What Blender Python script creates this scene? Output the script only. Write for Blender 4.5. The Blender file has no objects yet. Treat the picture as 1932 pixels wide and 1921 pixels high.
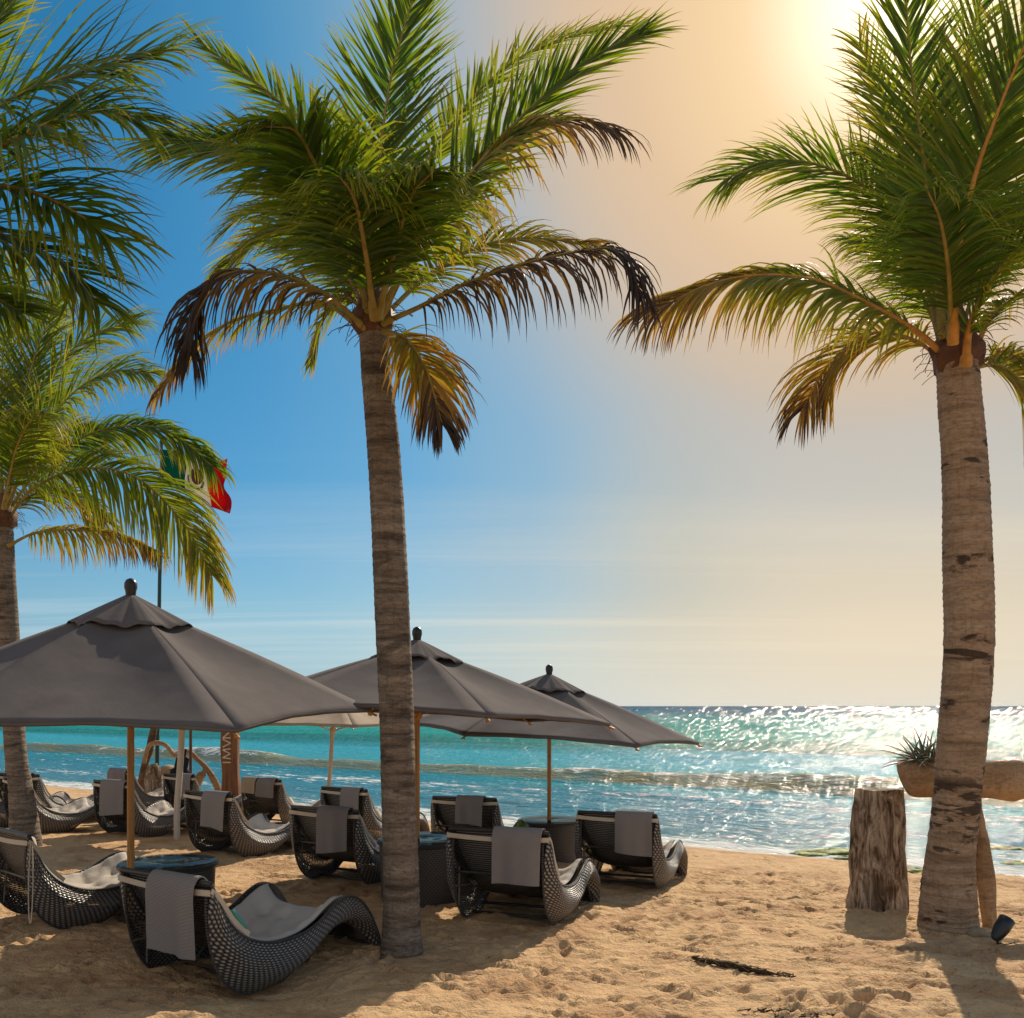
import bpy, math, random
import numpy as np
from mathutils import Vector, Matrix
random.seed(7); RNG = np.random.RandomState(11)
C = bpy.context.scene.collection
R = math.radians
# ------------------------------------------------------------------ camera
F, CX, HV, H = 1750.0, 966.0, 1332.0, 2.2      # focal (units of 1932 px wide frame), centre column, horizon row, eye height
cam_d = bpy.data.cameras.new('camera'); cam = bpy.data.objects.new('camera', cam_d); C.objects.link(cam)
cam.location = (0, 0, H); cam.rotation_euler = (R(90), 0, 0)
cam_d.sensor_width = 36; cam_d.lens = 36*F/1932; cam_d.shift_y = (HV-960.5)/1932
cam_d.clip_start = 0.05; cam_d.clip_end = 30000
bpy.context.scene.camera = cam
# ------------------------------------------------------------------ light
SUN = Vector((0.419, 1.0, 0.773)).normalized()
EL = math.asin(SUN.z); AZ = math.atan2(SUN.x, SUN.y)
sd = bpy.data.lights.new('sun', 'SUN'); sd.energy = 4.8; sd.angle = R(0.5); sd.color = (1.0, 0.86, 0.68)
so = bpy.data.objects.new('sun', sd); C.objects.link(so)
so.rotation_euler = (-SUN).to_track_quat('-Z', 'Y').to_euler()
vs = bpy.context.scene.view_settings
vs.view_transform = 'Standard'; vs.look = 'None'; vs.exposure = 0.0; vs.gamma = 1.0; vs.use_curve_mapping = False

def S2L(r, g, b, a=None):
    f = lambda c: (c/255/12.92) if c/255 <= .04045 else ((c/255+.055)/1.055)**2.4
    return (f(r), f(g), f(b), 1)

class NT:
    def __init__(s, tree): s.t = tree; s.n = tree.nodes; s.l = tree.links
    def add(s, typ, ins=None, **kw):
        n = s.n.new(typ)
        for k, v in kw.items(): setattr(n, k, v)
        if ins:
            for k, v in ins.items():
                sock = n.inputs[k]
                if isinstance(v, bpy.types.NodeSocket): s.l.new(v, sock)
                else: sock.default_value = v
        return n
    def math(s, op, a, b=None, clamp=False):
        n = s.n.new('ShaderNodeMath'); n.operation = op; n.use_clamp = clamp
        for i, v in enumerate((a, b)):
            if v is None: continue
            if isinstance(v, bpy.types.NodeSocket): s.l.new(v, n.inputs[i])
            else: n.inputs[i].default_value = v
        return n.outputs[0]
    def mix(s, f, a, b, mode='MIX'):
        n = s.n.new('ShaderNodeMix'); n.data_type = 'RGBA'; n.blend_type = mode
        for sock, v in ((n.inputs[0], f), (n.inputs[6], a), (n.inputs[7], b)):
            if isinstance(v, bpy.types.NodeSocket): s.l.new(v, sock)
            else: sock.default_value = v
        return n.outputs[2]
    def ramp(s, f, stops, interp='LINEAR'):
        n = s.n.new('ShaderNodeValToRGB'); n.color_ramp.interpolation = interp
        e = n.color_ramp.elements
        while len(e) > 1: e.remove(e[-1])
        e[0].position = stops[0][0]; e[0].color = stops[0][1]
        for p, c in stops[1:]:
            x = e.new(p); x.color = c
        s.l.new(f, n.inputs[0]); return n.outputs[0]
    def noise(s, vec, scale, detail=4, rough=.5, dist=0, out=0):
        n = s.add('ShaderNodeTexNoise', {'Scale': scale, 'Detail': detail, 'Roughness': rough, 'Distortion': dist})
        if vec is not None: s.l.new(vec, n.inputs['Vector'])
        return n.outputs[out]
    def mapv(s, vec, scale=(1,1,1), loc=(0,0,0), rot=(0,0,0)):
        n = s.add('ShaderNodeMapping', {'Scale': scale, 'Location': loc, 'Rotation': rot}); s.l.new(vec, n.inputs['Vector']); return n.outputs[0]
    def mr(s, v, a, b, c=0., d=1.):
        n = s.add('ShaderNodeMapRange', {1: a, 2: b, 3: c, 4: d}); s.l.new(v, n.inputs[0]); return n.outputs[0]

# ------------------------------------------------------------------ world: sky with a warm dusty aureole round the sun
W = bpy.data.worlds.new('World'); bpy.context.scene.world = W; W.use_nodes = True
w = NT(W.node_tree); w.n.clear()
geo = w.add('ShaderNodeTexCoord').outputs['Generated']
sky = w.add('ShaderNodeTexSky', sky_type='NISHITA', sun_disc=False, sun_elevation=EL, sun_rotation=AZ, air_density=1.0, dust_density=0.6, ozone_density=2.5)
z0_ = w.add('ShaderNodeSeparateXYZ'); w.l.new(geo, z0_.inputs[0])
skyc = w.mix(1.0, sky.outputs[0], w.ramp(z0_.outputs['Z'], [(0.0, (.060,.074,.080,1)), (.20, (.028,.068,.084,1)), (.55, (.012,.070,.090,1))]), 'MULTIPLY')
dotn = w.add('ShaderNodeVectorMath', operation='DOT_PRODUCT'); w.l.new(geo, dotn.inputs[0]); dotn.inputs[1].default_value = SUN
dt = dotn.outputs['Value']
sep = w.add('ShaderNodeSeparateXYZ'); w.l.new(geo, sep.inputs[0]); zz = sep.outputs['Z']
# dust: colour and amount by angle from the sun
gcol = w.ramp(dt, [(0.80, S2L(150,185,215)), (0.90, S2L(172,184,196)), (0.945, S2L(202,187,172)), (0.975, S2L(228,197,162)), (0.992, S2L(250,216,168)), (1.0, S2L(255,240,205))], 'LINEAR')
gam = w.ramp(dt, [(0.70, (0,0,0,1)), (0.79, (.09,)*3+(1,)), (0.85, (.32,)*3+(1,)), (0.90, (.68,)*3+(1,)), (0.95, (1,)*3+(1,))], 'LINEAR')
azn = w.add('ShaderNodeVectorMath', operation='NORMALIZE'); w.l.new(w.mapv(geo, (1, 1, 0)), azn.inputs[0])
azd = w.add('ShaderNodeVectorMath', operation='DOT_PRODUCT'); w.l.new(azn.outputs[0], azd.inputs[0]); azd.inputs[1].default_value = Vector((SUN.x, SUN.y, 0)).normalized(); azd = azd.outputs['Value']
gcol2 = w.ramp(azd, [(.78, S2L(110,170,208)), (.93, S2L(160,184,198)), (.978, S2L(198,196,182)), (.999, S2L(224,207,180))]); azamt = w.ramp(azd, [(.72, (0,0,0,1)), (.86, (.26,)*3+(1,)), (.93, (.62,)*3+(1,)), (.98, (.92,)*3+(1,))], 'EASE')
hi_ = w.mr(dt, .88, .965); gcol = w.mix(hi_, gcol2, gcol); gam = w.math('MAXIMUM', gam, w.math('MULTIPLY', azamt, w.mr(z0_.outputs['Z'], .8, .4)))
c1 = w.mix(gam, skyc, gcol)
# pale band above the horizon, warmer on the sun's side
hcol = w.ramp(dt, [(0.50, S2L(135,180,212)), (0.72, S2L(178,205,218)), (0.80, S2L(226,222,208)), (0.86, S2L(247,227,198)), (0.93, S2L(250,224,190))])
ham = w.ramp(zz, [(0.0, (.95,)*3+(1,)), (0.05, (.62,)*3+(1,)), (0.13, (.16,)*3+(1,)), (0.24, (0,0,0,1))], 'EASE')
c2 = w.mix(ham, c1, hcol)
# thin streaks of high cloud low over the sea
dv = w.add('ShaderNodeVectorMath', operation='DIVIDE'); w.l.new(geo, dv.inputs[0])
cmb = w.add('ShaderNodeCombineXYZ'); zc = w.math('ADD', zz, 0.06)
for i in range(3): w.l.new(zc, cmb.inputs[i])
w.l.new(cmb.outputs[0], dv.inputs[1])
cn = w.noise(w.mapv(dv.outputs[0], (0.13, 1.3, 1), (3.1, 1.7, 0), (0,0,R(6))), 1.0, 7, .62, .4)
cl = w.math('MULTIPLY', w.mr(cn, .47, .78), w.math('MULTIPLY', w.mr(zz, .015, .05), w.mr(zz, .26, .10)))
c3 = w.mix(w.math('MULTIPLY', cl, .62, True), c2, w.ramp(dt, [(0.7, S2L(205,222,230)), (0.84, S2L(240,228,200))]))
halo = w.math('POWER', w.math('MAXIMUM', dt, 0.0), 420.0)
c4 = w.mix(halo, c3, (1.9, 1.6, 1.15, 1))
# added fill: unseen sky away from the sun brightened to lift shaded surfaces
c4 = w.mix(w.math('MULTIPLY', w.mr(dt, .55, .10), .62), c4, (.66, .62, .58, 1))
# below the horizon: dim
c5 = w.mix(w.mr(zz, -0.01, -0.05), c4, (0.10, 0.13, 0.13, 1))
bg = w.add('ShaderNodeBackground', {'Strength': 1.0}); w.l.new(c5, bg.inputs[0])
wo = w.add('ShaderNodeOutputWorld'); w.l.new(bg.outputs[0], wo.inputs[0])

# ------------------------------------------------------------------ noise + terrain
def _h(ix, iy, s):
    n = (ix.astype(np.int64)*374761393 + iy.astype(np.int64)*668265263 + s*1442695041) & 0x7fffffff
    n = ((n ^ (n >> 13))*1274126177) & 0x7fffffff
    return ((n ^ (n >> 16)) & 0xffff)/65535.0
def vnoise(x, y, s=0):
    x = np.asarray(x, float); y = np.asarray(y, float)
    ix = np.floor(x); iy = np.floor(y); fx = x-ix; fy = y-iy
    fx = fx*fx*(3-2*fx); fy = fy*fy*(3-2*fy)
    a = _h(ix,iy,s); b = _h(ix+1,iy,s); c = _h(ix,iy+1,s); d = _h(ix+1,iy+1,s)
    return (a*(1-fx)+b*fx)*(1-fy)+(c*(1-fx)+d*fx)*fy
def fbm(x, y, s=0, o=4):
    v = 0; a = .5
    for i in range(o): v = v+a*vnoise(x*2**i+13*i, y*2**i+7*i, s+i); a *= .5
    return v-.47
SEA = -0.62
PB = np.array((8.5, 15.4)); NI = np.array((-.577, -.816)); TA = np.array((.816, -.577))   # a point of the shoreline, inland normal, along-shore
def shore_t(x, y): return (np.asarray(x)-PB[0])*NI[0]+(np.asarray(y)-PB[1])*NI[1]
GT = np.array([-4000, -60, -20, -6, 0, 1.2, 3, 5.5, 7, 9, 12.5, 40, 4000.]); GZ = np.array([-9, -6, -3.2, -1.5, -.64, -.47, -.34, -.16, -.06, .03, .08, .3, 1.])
BUMPS = [(-1.85, 7.15, .55, -.13), (-1.3, 8.8, .5, .06), (1.75, 8.4, .8, .03), (-0.2, 9.6, .3, .07), (.9, 12.6, .35, .10), (-4.4, 7.4, .4, -.05), (2.6, 6.6, .9, .04), (-2.4, 6.1, .6, .05), (-.3, 6.9, .6, .03)]
def g0(x, y):
    z = np.interp(shore_t(x, y), GT, GZ)
    for bx, by, r, h in BUMPS: z = z+h*np.exp(-((np.asarray(x)-bx)**2+(np.asarray(y)-by)**2)/(r*r))
    return z
def g(x, y): return float(g0(x, y))
def at(u, v, Y): return Vector(((u-CX)/F*Y, Y, H-(v-HV)/F*Y))
def gp(u, v):
    Y = 10.0
    for _ in range(60):
        x = (u-CX)/F*Y; Y2 = (H-g(x, Y))*F/(v-HV); Y = .6*Y+.4*Y2
    return Vector(((u-CX)/F*Y, Y, g((u-CX)/F*Y, Y)))

# ------------------------------------------------------------------ object helpers
def tag(o, label=None, cat=None, group=None, kind=None):
    if label: o['label'] = label
    if cat: o['category'] = cat
    if group: o['group'] = group
    if kind: o['kind'] = kind
    return o
def empty(name, loc, label, cat, group=None, rz=0):
    o = bpy.data.objects.new(name, None); C.objects.link(o); o.location = loc; o.rotation_euler = (0, 0, rz); o.empty_display_size = .1
    return tag(o, label, cat, group)
class MB:
    def __init__(s): s.v = []; s.f = []; s.uv = []; s.mi = []; s.col = []
    def add(s, vs, fs, uvs=None, mi=0):
        b = len(s.v); s.v += [tuple(p) for p in vs]
        for k, f in enumerate(fs):
            s.f.append(tuple(b+i for i in f)); s.mi.append(mi)
            s.uv.append([(0, 0)]*len(f) if uvs is None else [uvs[i] for i in f])
    def grid(s, P, uv=None, closed_u=False, flip=False, mi=0):
        n, m = len(P), len(P[0]); vs = [p for r in P for p in r]; fs = []; b = len(s.v)
        UV = None if uv is None else [q for r in uv for q in r]
        for i in range(n-1):
            for j in range(m-1 if not closed_u else m):
                j2 = (j+1) % m
                q = (i*m+j, i*m+j2, (i+1)*m+j2, (i+1)*m+j)
                fs.append(q[::-1] if flip else q)
        s.add(vs, fs, UV, mi)
    def slab(s, P, th, uv=None, mi=0, N=None):
        """a sheet given a real thickness"""
        n, m = len(P), len(P[0]); A = np.array([[tuple(p) for p in r] for r in P])
        du = np.gradient(A, axis=0); dv_ = np.gradient(A, axis=1); nn = np.cross(du, dv_)
        nn /= np.maximum(np.linalg.norm(nn, axis=2, keepdims=True), 1e-9)
        B = A-nn*th
        s.grid(A.tolist(), uv, mi=mi, flip=False); s.grid(B.tolist(), uv, flip=True, mi=mi)
        for e0, e1 in ((A[0], B[0]), (B[-1], A[-1]), (B[:, 0], A[:, 0]), (A[:, -1], B[:, -1])):
            eu = None
            if uv is not None:
                U = {0: uv[0], 1: uv[-1]}
            s.grid([e0.tolist(), e1.tolist()], None, mi=mi)
    def tube(s, pts, rad, n=8, uvs=1.0, cap=True, mi=0, jit=None):
        pts = [Vector(p) for p in pts]; m = len(pts)
        if not hasattr(rad, '__len__'): rad = [rad]*m
        T = [(pts[min(i+1, m-1)]-pts[max(i-1, 0)]).normalized() for i in range(m)]
        x = T[0].orthogonal().normalized(); rows = []; uv = []; L = 0
        for i in range(m):
            x = (x-T[i]*x.dot(T[i])).normalized(); y = T[i].cross(x)
            if i: L += (pts[i]-pts[i-1]).length
            row = []
            for k in range(n):
                a = 2*math.pi*k/n; r = rad[i]*(1 if jit is None else jit(i, a))
                row.append(pts[i]+x*(r*math.cos(a))+y*(r*math.sin(a)))
            rows.append(row); uv.append([(k/n, L*uvs) for k in range(n)])
        s.grid([[tuple(p) for p in r] for r in rows], uv, closed_u=True, mi=mi)
        if cap:
            s.add(rows[0][::-1], [tuple(range(n))], None, mi); s.add(rows[-1], [tuple(range(n))], None, mi)
    def box(s, c, d, rot=None, mi=0):
        vs = []
        for a in (-1, 1):
            for b in (-1, 1):
                for e in (-1, 1):
                    p = Vector((a*d[0]/2, b*d[1]/2, e*d[2]/2)); p = rot @ p if rot else p; vs.append(p+Vector(c))
        s.add(vs, [(0,1,3,2), (4,6,7,5), (0,4,5,1), (2,3,7,6), (0,2,6,4), (1,5,7,3)], None, mi)
    def build(s, name, mats, parent=None, smooth=True, loc=(0,0,0)):
        me = bpy.data.meshes.new(name); me.from_pydata(s.v, [], s.f)
        if not isinstance(mats, (list, tuple)): mats = [mats]
        for m in mats: me.materials.append(m)
        me.polygons.foreach_set('material_index', s.mi)
        ul = me.uv_layers.new(name='UVMap'); flat = [c for f in s.uv for q in f for c in q]; ul.data.foreach_set('uv', flat)
        if s.col:
            ca = me.color_attributes.new('leaf', 'FLOAT_COLOR', 'POINT'); ca.data.foreach_set('color', [c for q in s.col for c in q])
        if smooth: me.polygons.foreach_set('use_smooth', [True]*len(s.f))
        me.update(); o = bpy.data.objects.new(name, me); C.objects.link(o); o.location = loc
        if parent is not None: o.parent = parent
        return o
def copy_tree(o, parent=None):
    c = o.copy(); C.objects.link(c); c.parent = parent
    for ch in list(o.children): copy_tree(ch, c)
    return c
def crom(P, n):
    """Catmull-Rom through control points, n samples per span"""
    P = [Vector(p) for p in P]; Q = [P[0]*2-P[1]]+P+[P[-1]*2-P[-2]]; out = []
    for i in range(1, len(Q)-2):
        for k in range(n):
            t = k/n; a, b, c, d = Q[i-1], Q[i], Q[i+1], Q[i+2]
            out.append(.5*((2*b)+(c-a)*t+(2*a-5*b+4*c-d)*t*t+(3*b-a-3*c+d)*t**3))
    out.append(P[-1]); return out

# ------------------------------------------------------------------ materials
def new_mat(name, rough=.7, col=(.5,.5,.5,1), spec=.5, **kw):
    m = bpy.data.materials.new(name); m.use_nodes = True; t = NT(m.node_tree); t.n.clear()
    p = t.add('ShaderNodeBsdfPrincipled', {'Roughness': rough, 'Base Color': col, 'Specular IOR Level': spec})
    for k, v in kw.items(): p.inputs[k.replace('_', ' ')].default_value = v
    o = t.add('ShaderNodeOutputMaterial'); t.l.new(p.outputs[0], o.inputs[0])
    return m, t, p, o
def bump(t, p, h, strength=.5, dist=.01, nrm=None):
    b = t.add('ShaderNodeBump', {'Strength': strength, 'Distance': dist}); t.l.new(h, b.inputs['Height'])
    if nrm is not None: t.l.new(nrm, b.inputs['Normal'])
    t.l.new(b.outputs[0], p.inputs['Normal']); return b.outputs[0]
M = {}
def mat_sand():
    m, t, p, o = new_mat('sand', .9, spec=.25); P = t.add('ShaderNodeNewGeometry').outputs['Position']
    a = t.noise(P, .9, 5, .6); b = t.noise(P, 7, 5, .65); c = t.noise(P, 220, 3, .7); d = t.noise(P, 35, 4, .6)
    col = t.ramp(a, [(.32, (.55,.325,.145,1)), (.48, (.67,.42,.20,1)), (.60, (.42,.215,.088,1)), (.72, (.60,.36,.16,1))])
    col = t.mix(t.mr(b, .45, .75), col, (.50,.32,.17,1))
    sp = t.mr(t.noise(P, 55, 4, .7), .60, .64); col = t.mix(t.math('MULTIPLY', sp, .7), col, (.16,.10,.06,1))
    col = t.mix(t.math('MULTIPLY', t.mr(c, .3, .7), .25), col, (.78,.62,.42,1))
    # damp band next to the water
    sx = t.add('ShaderNodeSeparateXYZ'); t.l.new(P, sx.inputs[0])
    wet = t.mr(t.math('ADD', sx.outputs['Z'], t.math('MULTIPLY', t.math('SUBTRACT', b, .5), .10)), -.47, -.60)
    col = t.mix(wet, col, (.30,.20,.11,1)); t.l.new(col, p.inputs['Base Color'])
    t.l.new(t.mr(wet, 0, 1, .9, .35), p.inputs['Roughness'])
    n1 = t.add('ShaderNodeBump', {'Strength': 1.0, 'Distance': .045}); t.l.new(b, n1.inputs['Height'])
    n2 = t.add('ShaderNodeBump', {'Strength': 1.0, 'Distance': .016}); t.l.new(d, n2.inputs['Height']); t.l.new(n1.outputs[0], n2.inputs['Normal'])
    bump(t, p, c, .5, .003, n2.outputs[0]); return m
M['sand'] = mat_sand()
def mat_sea():
    m, t, p, o = new_mat('sea_water', .06, spec=.22, IOR=1.33)
    uv = t.add('ShaderNodeUVMap').outputs[0]; P = t.add('ShaderNodeNewGeometry').outputs['Position']
    s = t.add('ShaderNodeSeparateXYZ'); t.l.new(uv, s.inputs[0]); od = s.outputs['Y']   # metres offshore
    lo = t.math('DIVIDE', t.math('LOGARITHM', t.math('MAXIMUM', t.math('ADD', od, 1.0), .1), 10.0), 3.7)   # 0..1 over 0..5000 m
    band = t.noise(t.mapv(uv, (.018, .16, 1)), 1.0, 5, .6, .3)
    lo2 = t.math('ADD', lo, t.math('MULTIPLY', t.math('SUBTRACT', band, .5), .13))
    L = lambda o_: math.log10(o_+1)/3.7
    col = t.ramp(lo2, [(L(0), (.13,.25,.28,1)), (L(4), (.05,.21,.29,1)), (L(9), (.03,.21,.29,1)), (L(14), (.04,.30,.35,1)), (L(28), (.03,.32,.42,1)), (L(40), (.002,.14,.125,1)), (L(60), (.002,.28,.235,1)), (L(140), (.002,.24,.24,1)), (L(400), (.002,.11,.20,1)), (L(3000), (.004,.08,.17,1))])
    # sand-laden face of the breaker (stored height above still water)
    sz = t.add('ShaderNodeSeparateXYZ'); t.l.new(P, sz.inputs[0])
    hgt = t.math('SUBTRACT', sz.outputs['Z'], SEA)
    near = t.mr(od, 18, 15)
    face = t.math('MULTIPLY', near, t.mr(hgt, .06, .16)); col = t.mix(t.math('MULTIPLY', face, t.mr(n1_ := t.noise(t.mapv(uv, (.5, 1.5, 1)), 1.0, 5, .6), .3, .65, .55, 1.0)), col, (.25,.245,.12,1))
    # foam
    n1 = t.noise(t.mapv(uv, (1.1, 2.8, 1)), 1.0, 9, .74, .8); n2 = t.noise(t.mapv(uv, (.07, .45, 1)), 1.0, 3, .5)
    zone = t.ramp(t.math('DIVIDE', od, 40.0), [(0.0, (.26,)*3+(1,)), (.03, (.15,)*3+(1,)), (.12, (.07,)*3+(1,)), (.20, (.13,)*3+(1,)), (.27, (.10,)*3+(1,)), (.33, (.0,)*3+(1,)), (.6, (-.15,)*3+(1,))])
    crest = t.math('MULTIPLY', near, t.math('MULTIPLY', t.mr(hgt, .30, .50), .16))
    fm = t.math('ADD', t.math('ADD', n1, t.math('MULTIPLY', t.math('SUBTRACT', n2, .5), .55)), t.math('ADD', t.math('MULTIPLY', zone, 1.0), crest))
    foam = t.mr(fm, .69, .76); foam = t.math('MULTIPLY', foam, t.mr(od, 16, 14))
    edge = t.mr(t.math('ADD', od, t.math('MULTIPLY', t.math('SUBTRACT', n2, .5), 1.2)), 1.0, .3)
    foam = t.math('MAXIMUM', foam, t.math('MULTIPLY', edge, t.mr(n1, .35, .5)))
    col = t.mix(foam, col, (.72,.74,.72,1))
    # brown weed and rocks under the swash
    wd = t.math('MULTIPLY', t.mr(t.noise(t.mapv(uv, (.35, 1.6, 1), (31, 9, 0)), 1.0, 6, .7, .6), .60, .66), t.mr(od, 12, 9))
    col = t.mix(t.math('MULTIPLY', wd, .7), col, (.075,.06,.03,1))
    t.l.new(col, p.inputs['Base Color'])
    t.l.new(t.mr(foam, 0, 1, .045, .75), p.inputs['Roughness'])
    w1 = t.noise(t.mapv(uv, (.6, 1.7, 1)), 1.0, 6, .66, .3); w2 = t.noise(t.mapv(uv, (3.2, 7.5, 1)), 1.0, 5, .65, .4)
    b1 = t.add('ShaderNodeBump', {'Strength': 1.0, 'Distance': .24}); t.l.new(w1, b1.inputs['Height'])
    b2 = t.add('ShaderNodeBump', {'Strength': 1.0, 'Distance': .05}); t.l.new(w2, b2.inputs['Height']); t.l.new(b1.outputs[0], b2.inputs['Normal'])
    # chop whose size grows with the distance offshore: facets of slope that catch the sun
    den = t.math('ADD', od, 24.0); cb = t.add('ShaderNodeCombineXYZ'); t.l.new(t.math('MULTIPLY', t.math('DIVIDE', s.outputs['X'], den), 260.0), cb.inputs[0]); t.l.new(t.math('DIVIDE', 1180.0, den), cb.inputs[1])
    nz = t.noise(cb.outputs[0], 1.0, 0.0, .6, .25, 1); vs_ = t.add('ShaderNodeVectorMath', operation='SUBTRACT'); t.l.new(nz, vs_.inputs[0]); vs_.inputs[1].default_value = (.5, .5, .5)
    vm = t.add('ShaderNodeVectorMath', operation='MULTIPLY'); t.l.new(vs_.outputs[0], vm.inputs[0]); k_ = t.mr(od, 0, 40, .85, 1.05); vc_ = t.add('ShaderNodeCombineXYZ'); t.l.new(t.math('MULTIPLY', k_, 1.0), vc_.inputs[0]); t.l.new(k_, vc_.inputs[1]); t.l.new(vc_.outputs[0], vm.inputs[1])
    vb = t.add('ShaderNodeVectorMath', operation='ADD'); t.l.new(b2.outputs[0], vb.inputs[0]); vb.inputs[1].default_value = (-.055, -.115, 0)   # steeper wave fronts face the shore
    va = t.add('ShaderNodeVectorMath', operation='ADD'); t.l.new(vb.outputs[0], va.inputs[0]); t.l.new(vm.outputs[0], va.inputs[1]); vn = t.add('ShaderNodeVectorMath', operation='NORMALIZE'); t.l.new(va.outputs[0], vn.inputs[0]); t.l.new(vn.outputs[0], p.inputs['Normal'])
    df = t.add('ShaderNodeBsdfDiffuse'); t.l.new(col, df.inputs[0]); t.l.new(b1.outputs[0], df.inputs['Normal'])
    gl = t.add('ShaderNodeBsdfGlossy', {'Roughness': .10}); t.l.new(vn.outputs[0], gl.inputs['Normal']); fr = t.add('ShaderNodeFresnel', {0: 1.33}); t.l.new(vn.outputs[0], fr.inputs['Normal'])
    fac = t.math('MINIMUM', t.math('ADD', fr.outputs[0], .04), t.mr(od, 10, 60, .20, .22)); fac = t.math('MULTIPLY', fac, t.mr(foam, 0, 1, 1, .1))
    mx = t.add('ShaderNodeMixShader'); t.l.new(fac, mx.inputs[0]); t.l.new(df.outputs[0], mx.inputs[1]); t.l.new(gl.outputs[0], mx.inputs[2]); t.l.new(mx.outputs[0], o.inputs[0]); return m
M['sea'] = mat_sea()
def mat_bark(name, c1, c2, c3, ring=14, stain=.5, scar=None):
    m, t, p, o = new_mat(name, .88, spec=.2); uv = t.add('ShaderNodeUVMap').outputs[0]; P = t.add('ShaderNodeNewGeometry').outputs['Position']
    r = t.noise(t.mapv(P, (1.2, 1.2, ring)), 1.0, 6, .65, .35); f = t.noise(t.mapv(P, (16, 16, 40)), 1.0, 5, .7); v = t.noise(t.mapv(P, (45, 45, 3)), 1.0, 3, .6)
    col = t.ramp(r, [(.28, c2), (.5, c1), (.72, c3)]); col = t.mix(t.mr(f, .45, .8), col, c2)
    col = t.mix(t.math('MULTIPLY', t.mr(v, .55, .75), .5), col, c2)
    st = t.mr(t.noise(t.mapv(P, (1.6, 1.6, 5.5), (3.3, 1, 7)), 1.0, 5, .62, .5), .57, .62); 
    if scar:
        sx = t.add('ShaderNodeSeparateXYZ'); t.l.new(P, sx.inputs[0]); zb = t.math('MULTIPLY', t.mr(sx.outputs['Z'], scar[0]-.08, scar[0]+.05), t.mr(sx.outputs['Z'], scar[1]+.05, scar[1]-.08))
        sc = t.mr(t.noise(t.mapv(P, (2.0, 2.0, 9)), 1.0, 4, .6, .6), .50, .55); st = t.math('MAXIMUM', st, t.math('MULTIPLY', sc, zb))
    col = t.mix(t.math('MULTIPLY', st, stain), col, (.035,.025,.018,1))
    t.l.new(col, p.inputs['Base Color'])
    h = t.math('ADD', t.math('MULTIPLY', r, 1.0), t.math('ADD', t.math('MULTIPLY', f, .35), t.math('MULTIPLY', v, .25))); bump(t, p, h, 1.0, .055); return m
M['bark'] = mat_bark('palm_bark', (.27,.215,.165,1), (.075,.053,.040,1), (.42,.345,.27,1))
M['bark_warm'] = mat_bark('palm_bark_warm', (.42,.30,.20,1), (.17,.11,.07,1), (.54,.41,.29,1), 11, .85, (.95, 1.5))
M['driftwood'] = mat_bark('driftwood', (.42,.28,.16,1), (.20,.12,.065,1), (.52,.38,.24,1), 4, .25)
M['dark_driftwood'] = mat_bark('dark_driftwood', (.16,.10,.065,1), (.05,.032,.022,1), (.24,.16,.10,1), 4, .4)
def mat_stump():
    m, t, p, o = new_mat('weathered_stump_bark', .9, spec=.15); P = t.add('ShaderNodeNewGeometry').outputs['Position']
    a = t.noise(t.mapv(P, (6, 6, 2.0)), 1.0, 8, .70, 1.9); b = t.noise(t.mapv(P, (30, 30, 6)), 1.0, 5, .7)
    col = t.ramp(a, [(.34, (.06,.04,.028,1)), (.44, (.20,.14,.095,1)), (.52, (.40,.31,.225,1)), (.62, (.66,.55,.42,1))]); col = t.mix(t.mr(b, .5, .8), col, (.08,.05,.035,1))
    t.l.new(col, p.inputs['Base Color']); bump(t, p, t.math('ADD', a, t.math('MULTIPLY', b, .3)), 1.0, .06); return m
M['stump'] = mat_stump()
def mat_leaf():
    m, t, p, o = new_mat('palm_leaf', .48, spec=.35)
    at_ = t.add('ShaderNodeAttribute', attribute_name='leaf'); s = t.add('ShaderNodeSeparateColor'); t.l.new(at_.outputs['Color'], s.inputs[0])
    rnd, tip, age = s.outputs[0], s.outputs[1], s.outputs[2]
    k = t.math('ADD', age, t.math('ADD', t.math('MULTIPLY', t.math('SUBTRACT', rnd, .5), .28), t.math('MULTIPLY', t.math('POWER', tip, 3.0), .28)))
    ref = t.ramp(k, [(.0, (.028,.058,.007,1)), (.22, (.075,.110,.010,1)), (.42, (.20,.19,.018,1)), (.58, (.34,.21,.035,1)), (.75, (.13,.075,.035,1)), (.95, (.055,.036,.024,1))])
    tr = t.ramp(k, [(.0, (.13,.30,.012,1)), (.22, (.44,.56,.015,1)), (.42, (.68,.58,.03,1)), (.58, (.80,.42,.05,1)), (.75, (.16,.085,.03,1)), (.95, (.04,.024,.016,1))])
    t.l.new(ref, p.inputs['Base Color']); tl = t.add('ShaderNodeBsdfTranslucent'); t.l.new(tr, tl.inputs[0])
    mx = t.add('ShaderNodeMixShader', {0: .36}); t.l.new(p.outputs[0], mx.inputs[1]); t.l.new(tl.outputs[0], mx.inputs[2]); t.l.new(mx.outputs[0], o.inputs[0]); return m
M['leaf'] = mat_leaf()
def mat_rachis(name, c):
    m, t, p, o = new_mat(name, .7, spec=.2); P = t.add('ShaderNodeNewGeometry').outputs['Position']
    n = t.noise(t.mapv(P, (9, 9, 9)), 1.0, 5, .6); col = t.ramp(n, [(.3, tuple(x*.6 for x in c[:3])+(1,)), (.6, c)]); t.l.new(col, p.inputs['Base Color']); return m
M['rachis'] = mat_rachis('palm_frond_stem', (.34,.26,.07,1)); M['rachis_orange'] = mat_rachis('palm_frond_stem_orange', (.62,.30,.07,1))
M['fibre'] = mat_rachis('palm_fibre', (.16,.075,.04,1))
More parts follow.
